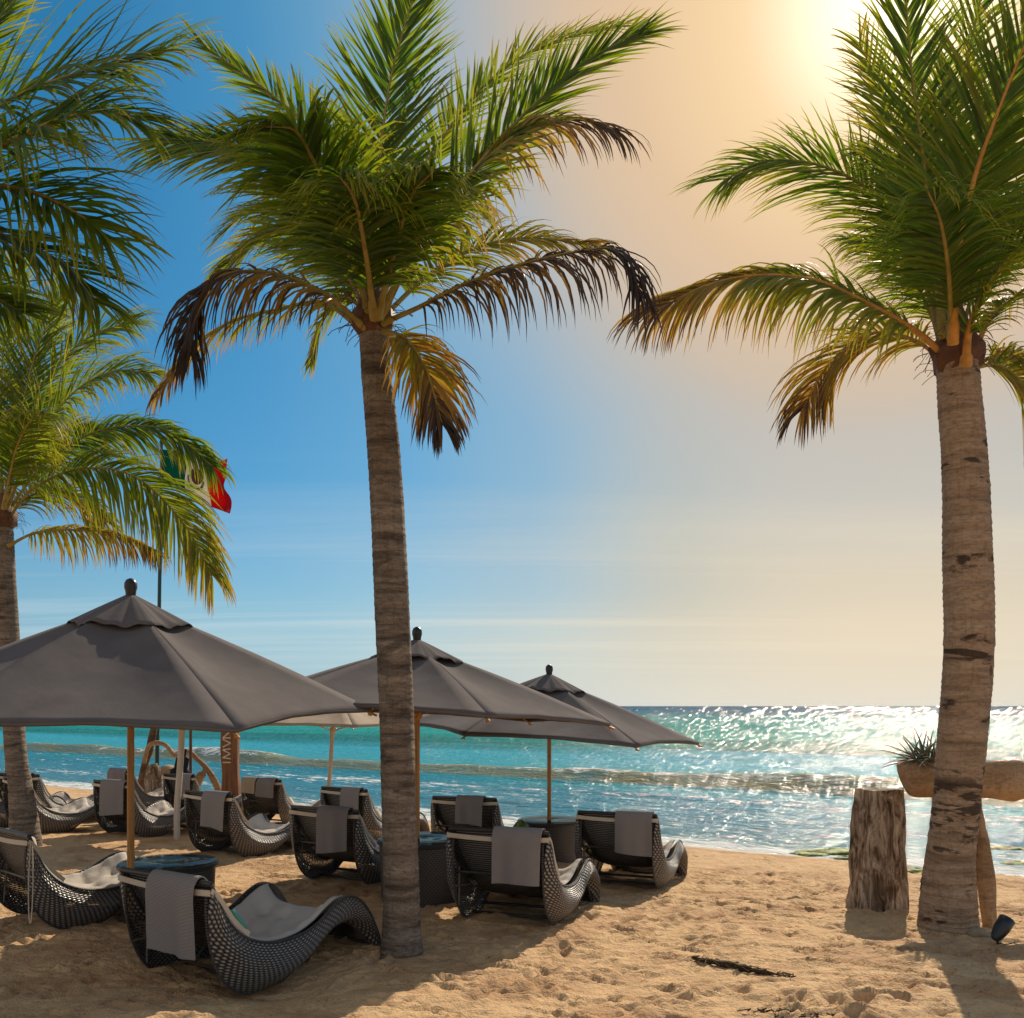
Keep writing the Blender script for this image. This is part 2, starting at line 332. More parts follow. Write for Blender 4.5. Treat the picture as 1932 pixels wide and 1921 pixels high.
def mat_weave(name, base, hi, holes=True):
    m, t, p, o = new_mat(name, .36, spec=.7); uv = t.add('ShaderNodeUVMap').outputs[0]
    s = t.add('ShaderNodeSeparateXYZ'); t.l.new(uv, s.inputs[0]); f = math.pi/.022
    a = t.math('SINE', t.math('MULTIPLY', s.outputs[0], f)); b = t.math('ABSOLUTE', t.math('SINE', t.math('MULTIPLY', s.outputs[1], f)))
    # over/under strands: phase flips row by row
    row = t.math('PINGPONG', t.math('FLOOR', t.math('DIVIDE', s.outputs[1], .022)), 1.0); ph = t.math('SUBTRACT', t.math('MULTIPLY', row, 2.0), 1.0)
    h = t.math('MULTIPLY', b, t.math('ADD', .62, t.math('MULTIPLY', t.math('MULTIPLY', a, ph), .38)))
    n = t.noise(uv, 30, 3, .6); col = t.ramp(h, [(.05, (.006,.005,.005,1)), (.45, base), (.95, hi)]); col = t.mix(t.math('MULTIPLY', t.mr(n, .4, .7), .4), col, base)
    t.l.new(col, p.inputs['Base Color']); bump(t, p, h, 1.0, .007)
    if not holes: return m
    hole = t.mr(h, .17, .13); tb = t.add('ShaderNodeBsdfTransparent'); mx = t.add('ShaderNodeMixShader'); t.l.new(hole, mx.inputs[0]); t.l.new(p.outputs[0], mx.inputs[1]); t.l.new(tb.outputs[0], mx.inputs[2]); t.l.new(mx.outputs[0], o.inputs[0]); return m
M['weave'] = mat_weave('dark_wicker', (.10,.09,.083,1), (.43,.40,.37,1))
M['weave_shaded'] = mat_weave('wicker_painted_shade', (.022,.019,.017,1), (.065,.058,.052,1))  # darker copy of the wicker, shade behind and under the seat painted in
M['weave_solid'] = mat_weave('dark_wicker_close', (.045,.038,.034,1), (.11,.098,.088,1), False)
def mat_fabric(name, c, sc=260, rough=.85, tr=0., trc=None, crease=.0, sheen=0):
    m, t, p, o = new_mat(name, rough, spec=.06); P = t.add('ShaderNodeTexCoord').outputs['Object']
    n = t.noise(P, 3.0, 4, .6); w_ = t.noise(P, sc, 2, .5); col = t.mix(t.mr(n, .35, .7), tuple(x*.82 for x in c[:3])+(1,), c); col = t.mix(t.math('MULTIPLY', t.mr(w_, .4, .6), .18), col, tuple(x*.5 for x in c[:3])+(1,))
    t.l.new(col, p.inputs['Base Color']); nn = None
    if crease:
        cr = t.noise(t.mapv(P, (2.2, 2.2, 1.0)), 1.2, 4, .55, 1.0); b1 = t.add('ShaderNodeBump', {'Strength': crease, 'Distance': .05}); t.l.new(cr, b1.inputs['Height']); nn = b1.outputs[0]
    bump(t, p, w_, .4, .002, nn)
    if tr:
        tl = t.add('ShaderNodeBsdfTranslucent', {0: trc or c}); mx = t.add('ShaderNodeMixShader', {0: tr}); t.l.new(p.outputs[0], mx.inputs[1]); t.l.new(tl.outputs[0], mx.inputs[2]); t.l.new(mx.outputs[0], o.inputs[0])
    return m
M['canopy'] = mat_fabric('charcoal_canvas', (.205,.184,.180,1), 300, 1.0, .14, (.42,.31,.24,1), .12)
M['canopy_cream'] = mat_fabric('cream_canvas', (.62,.52,.40,1), 300, .8, .30, (.8,.62,.42,1), .3)
M['cushion'] = mat_fabric('oatmeal_canvas', (.66,.60,.53,1), 300, .85, 0, None, .35)
M['strap'] = mat_fabric('cream_webbing', (.72,.62,.48,1), 400)
M['teal'] = mat_fabric('teal_piping', (.12,.42,.36,1), 400)
def mat_towel(name, c1, c2):
    m, t, p, o = new_mat(name, .92, spec=.1); uv = t.add('ShaderNodeUVMap').outputs[0]
    s = t.add('ShaderNodeSeparateXYZ'); t.l.new(uv, s.inputs[0]); f = math.pi/.010
    a = t.math('SINE', t.math('MULTIPLY', t.math('ADD', s.outputs[0], s.outputs[1]), f)); b = t.math('SINE', t.math('MULTIPLY', t.math('SUBTRACT', s.outputs[0], s.outputs[1]), f))
    h = t.math('MULTIPLY', a, b); n = t.noise(uv, 60, 4, .7)
    col = t.mix(t.mr(t.math('ADD', h, t.math('MULTIPLY', n, .5)), -.3, .8), c1, c2); t.l.new(col, p.inputs['Base Color']); bump(t, p, t.math('ADD', h, n), .7, .004); return m
M['towel'] = mat_towel('grey_towelling', (.19,.17,.165,1), (.42,.385,.37,1)); M['towel_cream'] = mat_towel('cream_towelling', (.42,.33,.22,1), (.56,.46,.33,1))
def mat_wood(name, c1, c2, rough=.5):
    m, t, p, o = new_mat(name, rough, spec=.35); P = t.add('ShaderNodeTexCoord').outputs['Object']
    n = t.noise(t.mapv(P, (26, 26, 1.6)), 1.0, 6, .62, .5); col = t.ramp(n, [(.3, c1), (.65, c2)]); t.l.new(col, p.inputs['Base Color']); bump(t, p, n, .3, .003); return m
M['wood'] = mat_wood('varnished_pole_wood', (.30,.125,.03,1), (.60,.31,.09,1), .4); M['wood_dark'] = mat_wood('dark_pole_wood', (.10,.05,.022,1), (.21,.11,.05,1)); M['wood_pale'] = mat_wood('pale_painted_wood', (.50,.42,.33,1), (.68,.60,.49,1))
M['sign_wood'] = mat_wood('sign_post_wood', (.10,.035,.016,1), (.27,.115,.045,1), .55)
def simple(name, c, rough=.5, spec=.5, metal=0):
    m, t, p, o = new_mat(name, rough, c, spec); p.inputs['Metallic'].default_value = metal; P = t.add('ShaderNodeTexCoord').outputs['Object']
    n = t.noise(P, 14, 5, .6); col = t.mix(t.mr(n, .35, .7), tuple(x*.72 for x in c[:3])+(1,), c); t.l.new(col, p.inputs['Base Color']); bump(t, p, n, .15, .004); return m
M['black'] = simple('black_resin', (.022,.024,.028,1), .35); M['frame'] = simple('charcoal_frame_metal', (.05,.047,.043,1), .4); M['frame_pale'] = simple('pale_brace_metal', (.20,.19,.17,1), .4)
M['pole_green'] = simple('dark_green_paint', (.012,.055,.06,1), .35); M['letter'] = simple('cream_letter_paint', (.74,.60,.44,1), .6)
M['rock'] = simple('sandstone', (.38,.30,.21,1), .9, .2); M['charcloth'] = mat_fabric('charcoal_throw', (.035,.032,.04,1))
def mat_glass():
    m, t, p, o = new_mat('table_glass', .03, (.75,.85,.83,1), .5); g_ = t.add('ShaderNodeBsdfGlossy', {'Roughness': .03}); tb = t.add('ShaderNodeBsdfTransparent', {0: (.55,.62,.60,1)}); lw = t.add('ShaderNodeFresnel', {0: 1.5})
    mx = t.add('ShaderNodeMixShader'); t.l.new(t.math('MINIMUM', lw.outputs[0], .18), mx.inputs[0]); t.l.new(tb.outputs[0], mx.inputs[1]); t.l.new(g_.outputs[0], mx.inputs[2]); t.l.new(mx.outputs[0], o.inputs[0]); return m
M['glass'] = mat_glass(); M['shelf'] = simple('shelf_painted_reflection', (.30,.25,.20,1), .7)  # shelf's pale tan paints in the sky and canopy reflection of the glass
def mat_algae():
    m, t, p, o = new_mat('green_algae', .6, spec=.4); P = t.add('ShaderNodeNewGeometry').outputs['Position']; n = t.noise(P, 5, 6, .7)
    col = t.ramp(n, [(.36, (.03,.035,.015,1)), (.5, (.16,.22,.03,1)), (.64, (.42,.52,.07,1))]); t.l.new(col, p.inputs['Base Color']); bump(t, p, t.noise(P, 40, 4, .7), .8, .03); return m
M['algae'] = mat_algae()
M['weed'] = simple('dry_seaweed', (.085,.055,.03,1), .9, .2)
M['green_leaf'] = simple('spiky_leaf', (.15,.145,.085,1), .6); M['bush'] = simple('bright_beach_leaf', (.20,.38,.03,1), .5)

# ------------------------------------------------------------------ the setting: sand and sea
def arr(*segs):
    out = []
    for a, b, st in segs: out += list(np.arange(a, b-1e-6, st))
    return np.array(out)
def build_ground():
    geo_ = lambda a, r, n: [a*r**i for i in range(1, n)]
    xs = np.array([-x for x in geo_(22, 1.5, 16)][::-1]+list(arr((-22, -8, .25), (-8, -5.2, .04), (-5.2, 5.6, .026), (5.6, 8.2, .04), (8.2, 22.1, .25)))+geo_(22.1, 1.5, 16))
    ys = np.array([-9000, -2000, -300, -60, -15]+list(arr((-4, 5.2, .25), (5.2, 11, .024), (11, 14, .04), (14, 20, .09), (20, 48, .3)))+geo_(48, 1.5, 14))
    X, Y = np.meshgrid(xs, ys); Z = g0(X, Y)
    near = np.clip((15-np.hypot(X*.6, Y-8)*.9)/6, 0, 1); dry = np.clip(shore_t(X, Y)/2.0, 0, 1)
    vis = np.clip((60-np.hypot(X, Y))/20, 0, 1)*dry
    Z = Z+vis*(fbm(X*.9, Y*.9, 3)*.10+fbm(X*3.1, Y*3.1, 9)*.024)
    rip = fbm(X*2.2+Y*1.2, Y*9-X*3.0, 21, 3); Z = Z+near*dry*(rip*.030+fbm(X*9, Y*16, 33, 3)*.020)
    # footprints and scuffs
    for k in range(3800):
        py = 5.2+RNG.rand()**.8*11; px = (RNG.rand()*2-1)*.62*py
        if shore_t(px, py) < .8: continue
        a = RNG.rand()*6.28 if RNG.rand() < .5 else 1.0+RNG.randn()*.4; big = RNG.rand() < .13; rl = (.09+.06*RNG.rand()) if big else (.03+.06*RNG.rand()); rw = (.04+.03*RNG.rand()) if big else (.014+.02*RNG.rand()); dp = (.022+.03*RNG.rand()) if big else (.006+.018*RNG.rand())
        i0, i1 = np.searchsorted(ys, (py-.4, py+.4)); j0, j1 = np.searchsorted(xs, (px-.4, px+.4))
        if i1-i0 < 3 or j1-j0 < 3: continue
        dx = X[i0:i1, j0:j1]-px; dy = Y[i0:i1, j0:j1]-py; q = np.sqrt(((dx*math.cos(a)+dy*math.sin(a))/rl)**2+((-dx*math.sin(a)+dy*math.cos(a))/rw)**2)
        Z[i0:i1, j0:j1] += -dp*np.exp(-q**2*.9)+dp*.45*np.exp(-(q-1.7)**2*3)
    for k in range(900):      # short wind-cut ridges and drag marks, mostly across the view
        py = 5.2+RNG.rand()*8; px = (RNG.rand()*2-1)*.6*py
        if shore_t(px, py) < .6: continue
        a = RNG.randn()*.35-.25; rl = .10+.22*RNG.rand(); rw = .012+.014*RNG.rand(); i0, i1 = np.searchsorted(ys, (py-.5, py+.5)); j0, j1 = np.searchsorted(xs, (px-.6, px+.6))
        dx = X[i0:i1, j0:j1]-px; dy = Y[i0:i1, j0:j1]-py; u_ = dx*math.cos(a)+dy*math.sin(a); v_ = -dx*math.sin(a)+dy*math.cos(a)+.03*np.sin(u_*9+k); Z[i0:i1, j0:j1] += (.012+.014*RNG.rand())*np.exp(-(u_/rl)**2)*(np.exp(-(v_/rw)**2)-np.exp(-((v_+1.8*rw)/rw)**2))
    # low heaps scraped up round the palm feet
    n, mm = X.shape; V = np.stack([X, Y, Z], -1).reshape(-1, 3)
    idx = np.arange(n*mm).reshape(n, mm); Fc = np.stack([idx[:-1, :-1], idx[:-1, 1:], idx[1:, 1:], idx[1:, :-1]], -1).reshape(-1, 4)
    return fast_mesh('sand', V, Fc, M['sand'])
def fast_mesh(name, V, Fc, mat, uv=None):
    me = bpy.data.meshes.new(name); me.vertices.add(len(V)); me.vertices.foreach_set('co', V.astype(np.float32).ravel())
    me.loops.add(Fc.size); me.loops.foreach_set('vertex_index', Fc.astype(np.int32).ravel()); me.polygons.add(len(Fc)); me.polygons.foreach_set('loop_start', np.arange(0, Fc.size, 4, dtype=np.int32))
    me.polygons.foreach_set('use_smooth', np.ones(len(Fc), bool)); me.update(calc_edges=True)
    if uv is not None:
        ul = me.uv_layers.new(name='UVMap'); ul.data.foreach_set('uv', uv[Fc.ravel()].astype(np.float32).ravel())
    me.materials.append(mat); me.validate(); o = bpy.data.objects.new(name, me); C.objects.link(o); return o
tag(build_ground(), 'rippled golden sand beach trodden with footprints', None, None, 'structure')
def build_sea():
    a = np.array([-60*1.6**i for i in range(12, 0, -1)]+list(arr((-60, -22, .8), (-22, 34, .16), (34, 70, .8)))+[70*1.6**i for i in range(0, 12)])
    o = np.array(list(arr((-3.5, 19, .10), (19, 60, .4), (60, 160, 1.2)))+[160*1.12**i for i in range(0, 37)])
    A, O = np.meshgrid(a, o); X = PB[0]+TA[0]*A-NI[0]*O; Y = PB[1]+TA[1]*A-NI[1]*O
    z = np.zeros_like(A); o0 = 12.3+1.6*fbm(A*.10, A*0+3, 5)+.5*fbm(A*.6, A*0+7, 6)+.02*A*0; amp = .20+.62*np.clip(fbm(A*.13, A*0+9, 8)*1.3+.36, 0, 1)
    d = O-o0; ridge = np.where(d < 0, np.exp(-(d/.85)**2), np.exp(-(d/1.9)**2)); z += amp*ridge
    o1 = 4.6+1.5*fbm(A*.12, A*0+1, 15); d = O-o1; z += .10*np.clip(fbm(A*.2, A*0+4, 18)+.4, 0, 1)*np.where(d < 0, np.exp(-(d/.3)**2), np.exp(-(d/.9)**2))
    o2 = 8.3+1.8*fbm(A*.09, A*0+2, 25); d = O-o2; z += .14*np.clip(fbm(A*.17, A*0+6, 28)+.35, 0, 1)*np.where(d < 0, np.exp(-(d/.35)**2), np.exp(-(d/1.1)**2))
    far = np.clip((O-18)/20, 0, 1)*np.clip(1-(O-200)/1500, 0, 1); z += far*(.32*fbm(A*.03, O*.085, 40, 3)+.14*fbm(A*.12, O*.35, 50, 3))
    sh = np.clip(1-(O-14)/30, .3, 1); z += sh*(.060*fbm(A*.9, O*1.8, 60, 4)+.028*fbm(A*3.2, O*5.5, 70, 3))
    swash = np.clip((O+1.5)/3, 0, 1); Z = SEA+z*swash+.04*fbm(A*.35, A*0+2, 80)*(1-swash)
    n, mm = A.shape; V = np.stack([X, Y, Z], -1).reshape(-1, 3); idx = np.arange(n*mm).reshape(n, mm); Fc = np.stack([idx[:-1, :-1], idx[:-1, 1:], idx[1:, 1:], idx[1:, :-1]], -1).reshape(-1, 4)
    return fast_mesh('water', V, Fc, M['sea'], np.stack([A, O], -1).reshape(-1, 2))
tag(build_sea(), 'turquoise sea with a small breaker and sun glitter', None, None, 'structure')

# ------------------------------------------------------------------ coconut palms
LLS, NLS, LWS = 1.42, 1.30, .84
def add_frond(mb, P, ref=(0,0,1), n=78, ll=.62, lw=.034, grav=.35, age=.15, start=.16, wild=.12, rr=.022, fwd=(34, 66), tipage=0., ups=1.0):
    n = int(n*NLS); lw *= LWS; grav *= .85
    K = crom(P, 14); m = len(K); rs = [rr*(1.45 if i < 4 else 1)*(1-.88*(i/(m-1))**.8)+.003 for i in range(m)]; b0 = len(mb.v)
    mb.tube(K, rs, 6, mi=1); mb.col += [(.5, 0, age, 1)]*(len(mb.v)-b0)
    cum = [0]
    for i in range(1, m): cum.append(cum[-1]+(K[i]-K[i-1]).length)
    L = cum[-1]; ref = Vector(ref).normalized(); G = Vector((0, 0, -1))
    for k in range(n):
        t = start+(1-start)*(k+.5)/n
        for sgn in (-1, 1):
            tt = min(.999, max(0, t+random.uniform(-.35, .35)/n)); s = tt*L; i = max(j for j in range(m) if cum[j] <= s) if k % 1 == 0 else 0
            i = min(i, m-2); q = (s-cum[i])/max(cum[i+1]-cum[i], 1e-6); p = K[i].lerp(K[i+1], q); T = (K[min(i+2, m-1)]-K[max(i-1, 0)]).normalized()
            N = (ref-T*ref.dot(T)); N = N.normalized() if N.length > .05 else T.orthogonal().normalized(); S = T.cross(N).normalized()*sgn
            w_ = (tt-start)/(1-start); prof = min(1, .5+2.2*w_)*(1-.52*max(0, w_-.45)/.55)
            length = ll*LLS*prof*random.uniform(.85, 1.08); ang = R(fwd[0]+(fwd[1]-fwd[0])*w_+random.uniform(-5, 5))
            D = (S*math.cos(ang)+T*math.sin(ang)+N*random.uniform(.02, .22)).normalized()
            D = (D+Vector((random.gauss(0, wild), random.gauss(0, wild), random.gauss(0, wild)))*.6).normalized()
            if D.z > .1: length *= ups
            gg = grav*random.uniform(.7, 1.35); pts = []; pos = p.copy(); d = D.copy(); ns = 6
            for j in range(ns+1):
                pts.append(pos.copy()); d = (d+G*gg*(.10+.16*j)+Vector((random.gauss(0, wild*.25),)*1+(random.gauss(0, wild*.25), random.gauss(0, wild*.25)))).normalized(); pos = pos+d*(length/ns)
            rn = random.random(); base = len(mb.v); tw = random.uniform(-.5, .5); wprof = (.6, 1, .95, .82, .62, .36, .04)
            for j, pt in enumerate(pts):
                dd = (pts[min(j+1, ns)]-pts[max(j-1, 0)]).normalized(); wv = dd.cross(N); wv = wv.normalized() if wv.length > .05 else T
                wv = (wv*math.cos(tw)+dd.cross(wv)*math.sin(tw)).normalized()*(lw*.5*wprof[j]*(.7+.3*prof)); mb.v.append(tuple(pt-wv)); mb.v.append(tuple(pt+wv))
                ag = min(1, age+tipage*max(0, w_-.45)*1.8); c = (rn, j/ns, ag, 1); mb.col += [c, c]
            for j in range(ns):
                a = base+2*j; mb.f.append((a, a+1, a+3, a+2)); mb.mi.append(0); mb.uv.append([(0,0)]*4)
def trunk(parent, ctr, rad, mat, n=22, rings=.075):
    K = crom(ctr, 60); m = len(K); src = crom([Vector((r_, 0, 0)) for r_ in rad], 60); rs = [q.x for q in src]; L = 0; r2 = []
    for i in range(m):
        if i: L += (K[i]-K[i-1]).length
        ph = float(L/rings+.6*math.sin(L*3.1)+.45*math.sin(L*7.7)+2.2*vnoise(L*2.5, 9.1)) % 1.0; r2.append(rs[i]*(1+(.020+.022*vnoise(L*4.0, 3.3))*(1-ph)**2+.02*math.sin(L*2.3)))
    o = random.random()*50
    jit = lambda i, a: 1+.035*math.sin(2*a+i*.01+o)+.02*math.sin(5*a+i*.05+o)+float(fbm(a*3+o, i*.09, 5, 3))*.05
    mb = MB(); mb.tube(K, r2, n, jit=jit); return mb.build('trunk', mat, parent)
def boss(parent, c, r, mat, seed=1):
    rnd = random.Random(seed); mb = MB()
    prof = [(-.34, .95), (-.2, 1.12), (-.02, 1.3), (.14, 1.25), (.32, .95), (.55, .6), (.85, .3)]
    mb.tube([c+Vector((0, 0, z*r*3.0)) for z, _ in prof], [q*r for _, q in prof], 14, jit=lambda i, a: 1+.14*math.sin(5*a+i)+.08*math.sin(9*a+2*i))
    for k in range(70):      # loose fibres
        a = rnd.random()*6.28; p = c+Vector((math.cos(a)*r*1.2, math.sin(a)*r*1.2, rnd.uniform(-.4, .9)*r*2)); P = [p]; d = Vector((math.cos(a), math.sin(a), rnd.uniform(-.2, 1.2))).normalized()
        for j in range(5): d = (d+Vector((rnd.gauss(0, .3), rnd.gauss(0, .3), -.28))).normalized(); P.append(P[-1]+d*rnd.uniform(.02, .06))
        mb.tube(P, .0035, 3, cap=False)
    return mb.build('fibre_sheath', mat, parent)
def palm(label, group, ctr_px, Y, base, fronds, bark='bark', rach='rachis', seed=1, bossr=.17, extra=None):
    """fronds: list of dicts with pts [(u, v, dY)], each at its own depth"""
    random.seed(seed); root = empty('coconut_palm', base, label, 'palm tree', group)
    pts = [base+Vector((0, 0, -.15))]+[at(u, v, Y+dy) for u, v, dy, r in ctr_px[1:]]; rad = [ctr_px[0][3]]+[r for *_, r in ctr_px[1:]]
    rel = [p-base for p in pts]; trunk(root, rel, rad, M[bark])
    top = rel[-1]; boss(root, top+Vector((0, 0, .10)), bossr, M['fibre'], seed)
    for fr in fronds:
        fr = dict(fr); P = [at(u, v, Y+dy)-base for u, v, dy in fr.pop('p')]; r = fr.pop('rach', rach); mb = MB(); add_frond(mb, P, **fr); mb.build('frond', [M['leaf'], M[r]], root)
    return root
UPF = (0, -1, .25)      # leaf plane faces the viewer's side
PG = 'coconut palms on the beach'
mid = [
 dict(p=[(702,610,0),(710,400,.1),(735,160,.15),(800,-70,.2)], ref=UPF, ll=.62, n=90, grav=.06, age=.10, lw=.036),
 dict(p=[(706,600,.1),(660,400,.7),(610,270,1.1),(520,185,1.4),(440,125,1.5),(372,78,1.5)], ref=(-.2,-.8,.5), fwd=(40,70), ll=.52, grav=.12, age=.17),
 dict(p=[(700,600,0),(660,420,-.4),(600,330,-.7),(500,285,-.9),(400,268,-1.0),(302,262,-1.0)], ref=(-.1,-.9,.4), ups=.55, ll=.74, n=100, grav=.16, age=.12),
 dict(p=[(698,600,-.1),(668,500,-.5),(628,380,-1.0),(590,300,-1.4),(556,246,-1.7),(500,238,-1.9)], ref=(-.2,-.1,1), ll=.70, n=80, grav=.42, age=.15, rr=.028),
 dict(p=[(698,610,.2),(640,490,.5),(570,425,.8),(500,440,1.0),(430,500,1.1)], ref=(-.2,-.9,.4), ups=.8, ll=.62, grav=.25, age=.24),
 dict(p=[(700,615,.3),(620,480,.9),(540,400,1.3),(470,400,1.6),(420,440,1.7)], ref=(-.2,-.5,.8), ll=.6, grav=.3, age=.2),
 dict(p=[(690,620,-.1),(620,560,-.3),(530,520,-.4),(440,515,-.5),(385,550,-.5),(362,620,-.5),(360,665,-.5)], ref=(0,-.7,.7), ups=.4, ll=.58, grav=1.1, age=.62, wild=.22, tipage=.6, lw=.030),
 dict(p=[(685,625,.2),(610,572,.4),(520,585,.6),(430,610,.7),(360,665,.8),(295,748,.8)], ref=(0,-.7,.7), ups=.4, ll=.38, grav=.8, age=.38, wild=.12, tipage=.25),
 dict(p=[(690,590,.3),(655,560,.5),(620,585,.8),(600,630,1.0),(590,680,1.1)], ref=(-.5,-.6,.3), ll=.34, n=50, grav=.5, age=.28),
 dict(p=[(725,625,-.2),(765,640,-.4),(800,690,-.5),(820,750,-.5),(834,800,-.5)], ref=(.4,-.9,.2), ll=.46, n=60, grav=.5, age=.50, wild=.16, tipage=.5),
 dict(p=[(722,610,-.1),(790,580,-.3),(880,535,-.4),(980,500,-.5),(1090,475,-.5),(1170,475,-.5),(1212,560,-.5)], ref=(0,-.7,.7), ups=.4, ll=.56, grav=1.2, age=.76, wild=.25, tipage=.4, lw=.030),
 dict(p=[(722,600,.2),(790,535,.5),(870,480,.8),(960,452,.9),(1040,452,1.0),(1120,462,1.0)], ref=(0,-.8,.6), ll=.46, grav=.45, age=.33, tipage=.2),
 dict(p=[(720,600,-.1),(780,480,-.4),(850,380,-.6),(930,290,-.8),(1010,235,-.9),(1090,225,-.9),(1160,245,-.9)], ref=(0,-.8,.6), ups=.45, ll=.60, grav=.75, age=.36, wild=.15, tipage=.45, lw=.032),
 dict(p=[(716,600,-.2),(770,490,-.5),(870,350,-.7),(990,215,-.8),(1110,115,-.8),(1218,62,-.8)], ref=(-.1,-.9,.4), fwd=(42,72), ll=.52, n=92, grav=.10, age=.13, rr=.026),
 dict(p=[(712,600,.2),(770,400,.6),(850,240,.9),(950,130,1.1),(1060,75,1.2),(1175,48,1.2)], ref=(-.1,-.85,.5), fwd=(42,70), ll=.46, n=84, grav=.12, age=.20, tipage=.15),
 dict(p=[(704,600,.3),(685,440,.6),(660,320,.8),(630,250,1.0)], ref=(-.1,-.8,.4), ll=.5, grav=.15, age=.2),
 dict(p=[(712,600,.5),(760,470,1.0),(830,400,1.5),(900,390,1.8),(940,430,1.9)], ref=(0,-.5,.8), ll=.52, grav=.45, age=.34),
 dict(p=[(700,600,.5),(640,450,1.1),(560,370,1.6),(480,350,1.9)], ref=(0,-.5,.8), ll=.55, grav=.4, age=.26),
 dict(p=[(706,600,-.3),(690,480,-1.0),(670,380,-1.6),(640,330,-2.1)], ref=(0,.2,1), ll=.62, grav=.5, age=.12, rr=.028),
 dict(p=[(712,600,-.3),(745,470,-.9),(775,370,-1.5),(820,320,-2.0)], ref=(0,.2,1), ll=.6, grav=.45, age=.16, rr=.026),
]
b = gp(758, 1800)
palm('slender leaning palm with grey ringed trunk standing in the middle of the loungers', PG,
     [(758,1800,0,.21),(758,1740,0,.165),(755,1600,0,.152),(751,1450,0,.148),(746,1300,0,.147),(738,1100,0,.140),(727,900,0,.138),(716,760,0,.132),(708,690,0,.125),(705,625,0,.125)], b.y, b, mid, 'bark', seed=3, bossr=.14)
right = [
 dict(p=[(1832,695,.1),(1885,690,.2),(1935,730,.3),(1975,815,.3)], ref=(.2,-.9,.3), ups=.8, ll=.70, n=70, grav=.5, age=.38, tipage=.2),
 dict(p=[(1790,680,0),(1735,630,-.1),(1650,580,-.2),(1540,530,-.3),(1430,520,-.4),(1330,540,-.4),(1235,588,-.4)], ref=(0,-.8,.6), ups=.42, ll=.86, n=115, grav=.60, lw=.040, age=.32, tipage=.35, rr=.035, rach='rachis_orange', wild=.10),
 dict(p=[(1785,685,.2),(1720,640,.5),(1640,630,.7),(1570,680,.9),(1512,775,.9)], ref=(-.3,-.8,.5), ups=.7, ll=.74, n=70, grav=.6, age=.43, tipage=.3, rach='rachis_orange'),
 dict(p=[(1775,640,.2),(1735,500,.5),(1690,410,.7),(1620,345,.9),(1530,308,1.0),(1440,305,1.1),(1365,340,1.1)], ref=(-.2,-.9,.4), ups=.75, ll=.95, n=110, grav=.24, age=.17, rr=.028),
 dict(p=[(1780,640,-.1),(1758,450,-.2),(1738,270,-.3),(1718,120,-.3),(1706,-60,-.3)], ref=(0,-1,.2), ll=.76, n=96, grav=.10, age=.16, rr=.03),
 dict(p=[(1798,650,-.4),(1808,480,-.8),(1838,340,-1.0),(1880,220,-1.2),(1930,95,-1.3),(1990,-20,-1.4)], ref=(-.2,-.8,.4), ll=.72, n=90, grav=.18, age=.17, rr=.036, rach='rachis_orange'),
 dict(p=[(1822,690,-.3),(1832,610,-.5),(1880,520,-.8),(1950,450,-1.0),(2060,400,-1.1)], ref=(-.2,-.5,.7), ll=.6, n=80, grav=.3, age=.2, rr=.042, rach='rachis_orange'),
 dict(p=[(1835,680,0),(1870,600,.1),(1950,540,.3),(2080,520,.3)], ll=.5, grav=.5, age=.3, rr=.03, rach='rachis_orange'),
 dict(p=[(1840,690,.2),(1900,665,.4),(1980,700,.6),(2040,790,.7)], ref=(0,-.8,.6), ups=.6, ll=.62, n=70, grav=.6, age=.36, tipage=.2),
 dict(p=[(1775,620,.4),(1745,430,.8),(1712,300,1.0),(1672,190,1.2),(1620,80,1.3)], ref=(-.2,-.9,.3), ll=.62, grav=.18, age=.36),
 dict(p=[(1785,620,.3),(1790,400,.6),(1815,180,.8),(1850,0,.9),(1880,-100,.9)], ref=(0,-1,.2), ll=.66, n=90, grav=.12, age=.17),
 dict(p=[(1800,620,.3),(1850,400,.6),(1900,240,.9),(1960,60,1.0)], ref=(0,-.9,.3), ll=.66, n=88, grav=.16, age=.2),
 dict(p=[(1790,640,.1),(1770,520,.2),(1740,400,.4),(1700,330,.6),(1640,290,.8)], ref=(-.2,-.6,.7), ll=.62, grav=.4, age=.13),
 dict(p=[(1800,640,.5),(1820,500,.9),(1880,420,1.3),(1950,400,1.6)], ref=(0,-.5,.7), ll=.6, grav=.45, age=.25),
 dict(p=[(1780,650,.4),(1730,540,.8),(1670,470,1.2),(1600,450,1.5)], ref=(-.2,-.4,.7), ll=.55, grav=.5, age=.22),
 dict(p=[(1795,640,-.3),(1790,520,-.9),(1775,420,-1.5),(1750,360,-2.0)], ref=(0,.2,1), ll=.66, grav=.5, age=.14, rr=.03),
 dict(p=[(1810,640,.3),(1850,520,.4),(1930,400,.5),(2030,330,.6)], ref=(-.2,-.6,.6), ll=.62, grav=.3, age=.18),
 dict(p=[(1780,620,.6),(1760,430,1.2),(1770,250,1.6),(1775,120,1.8)], ref=(0,-.9,.3), ll=.6, grav=.2, age=.2),
 dict(p=[(1800,630,.6),(1840,470,1.2),(1880,330,1.6),(1890,200,1.8)], ref=(0,-.9,.3), ll=.6, grav=.25, age=.2),
]
b = gp(1787, 1752)
palm('stout palm with warm tan trunk and dark scars, beside the log planter at the right', PG,
     [(1787,1752,0,.31),(1789,1700,0,.27),(1795,1600,0,.232),(1806,1500,0,.228),(1815,1400,0,.238),(1828,1200,0,.228),(1825,1000,0,.222),(1818,850,0,.210),(1811,750,0,.198),(1806,690,0,.192)], b.y, b, right, 'bark_warm', seed=5, bossr=.19)
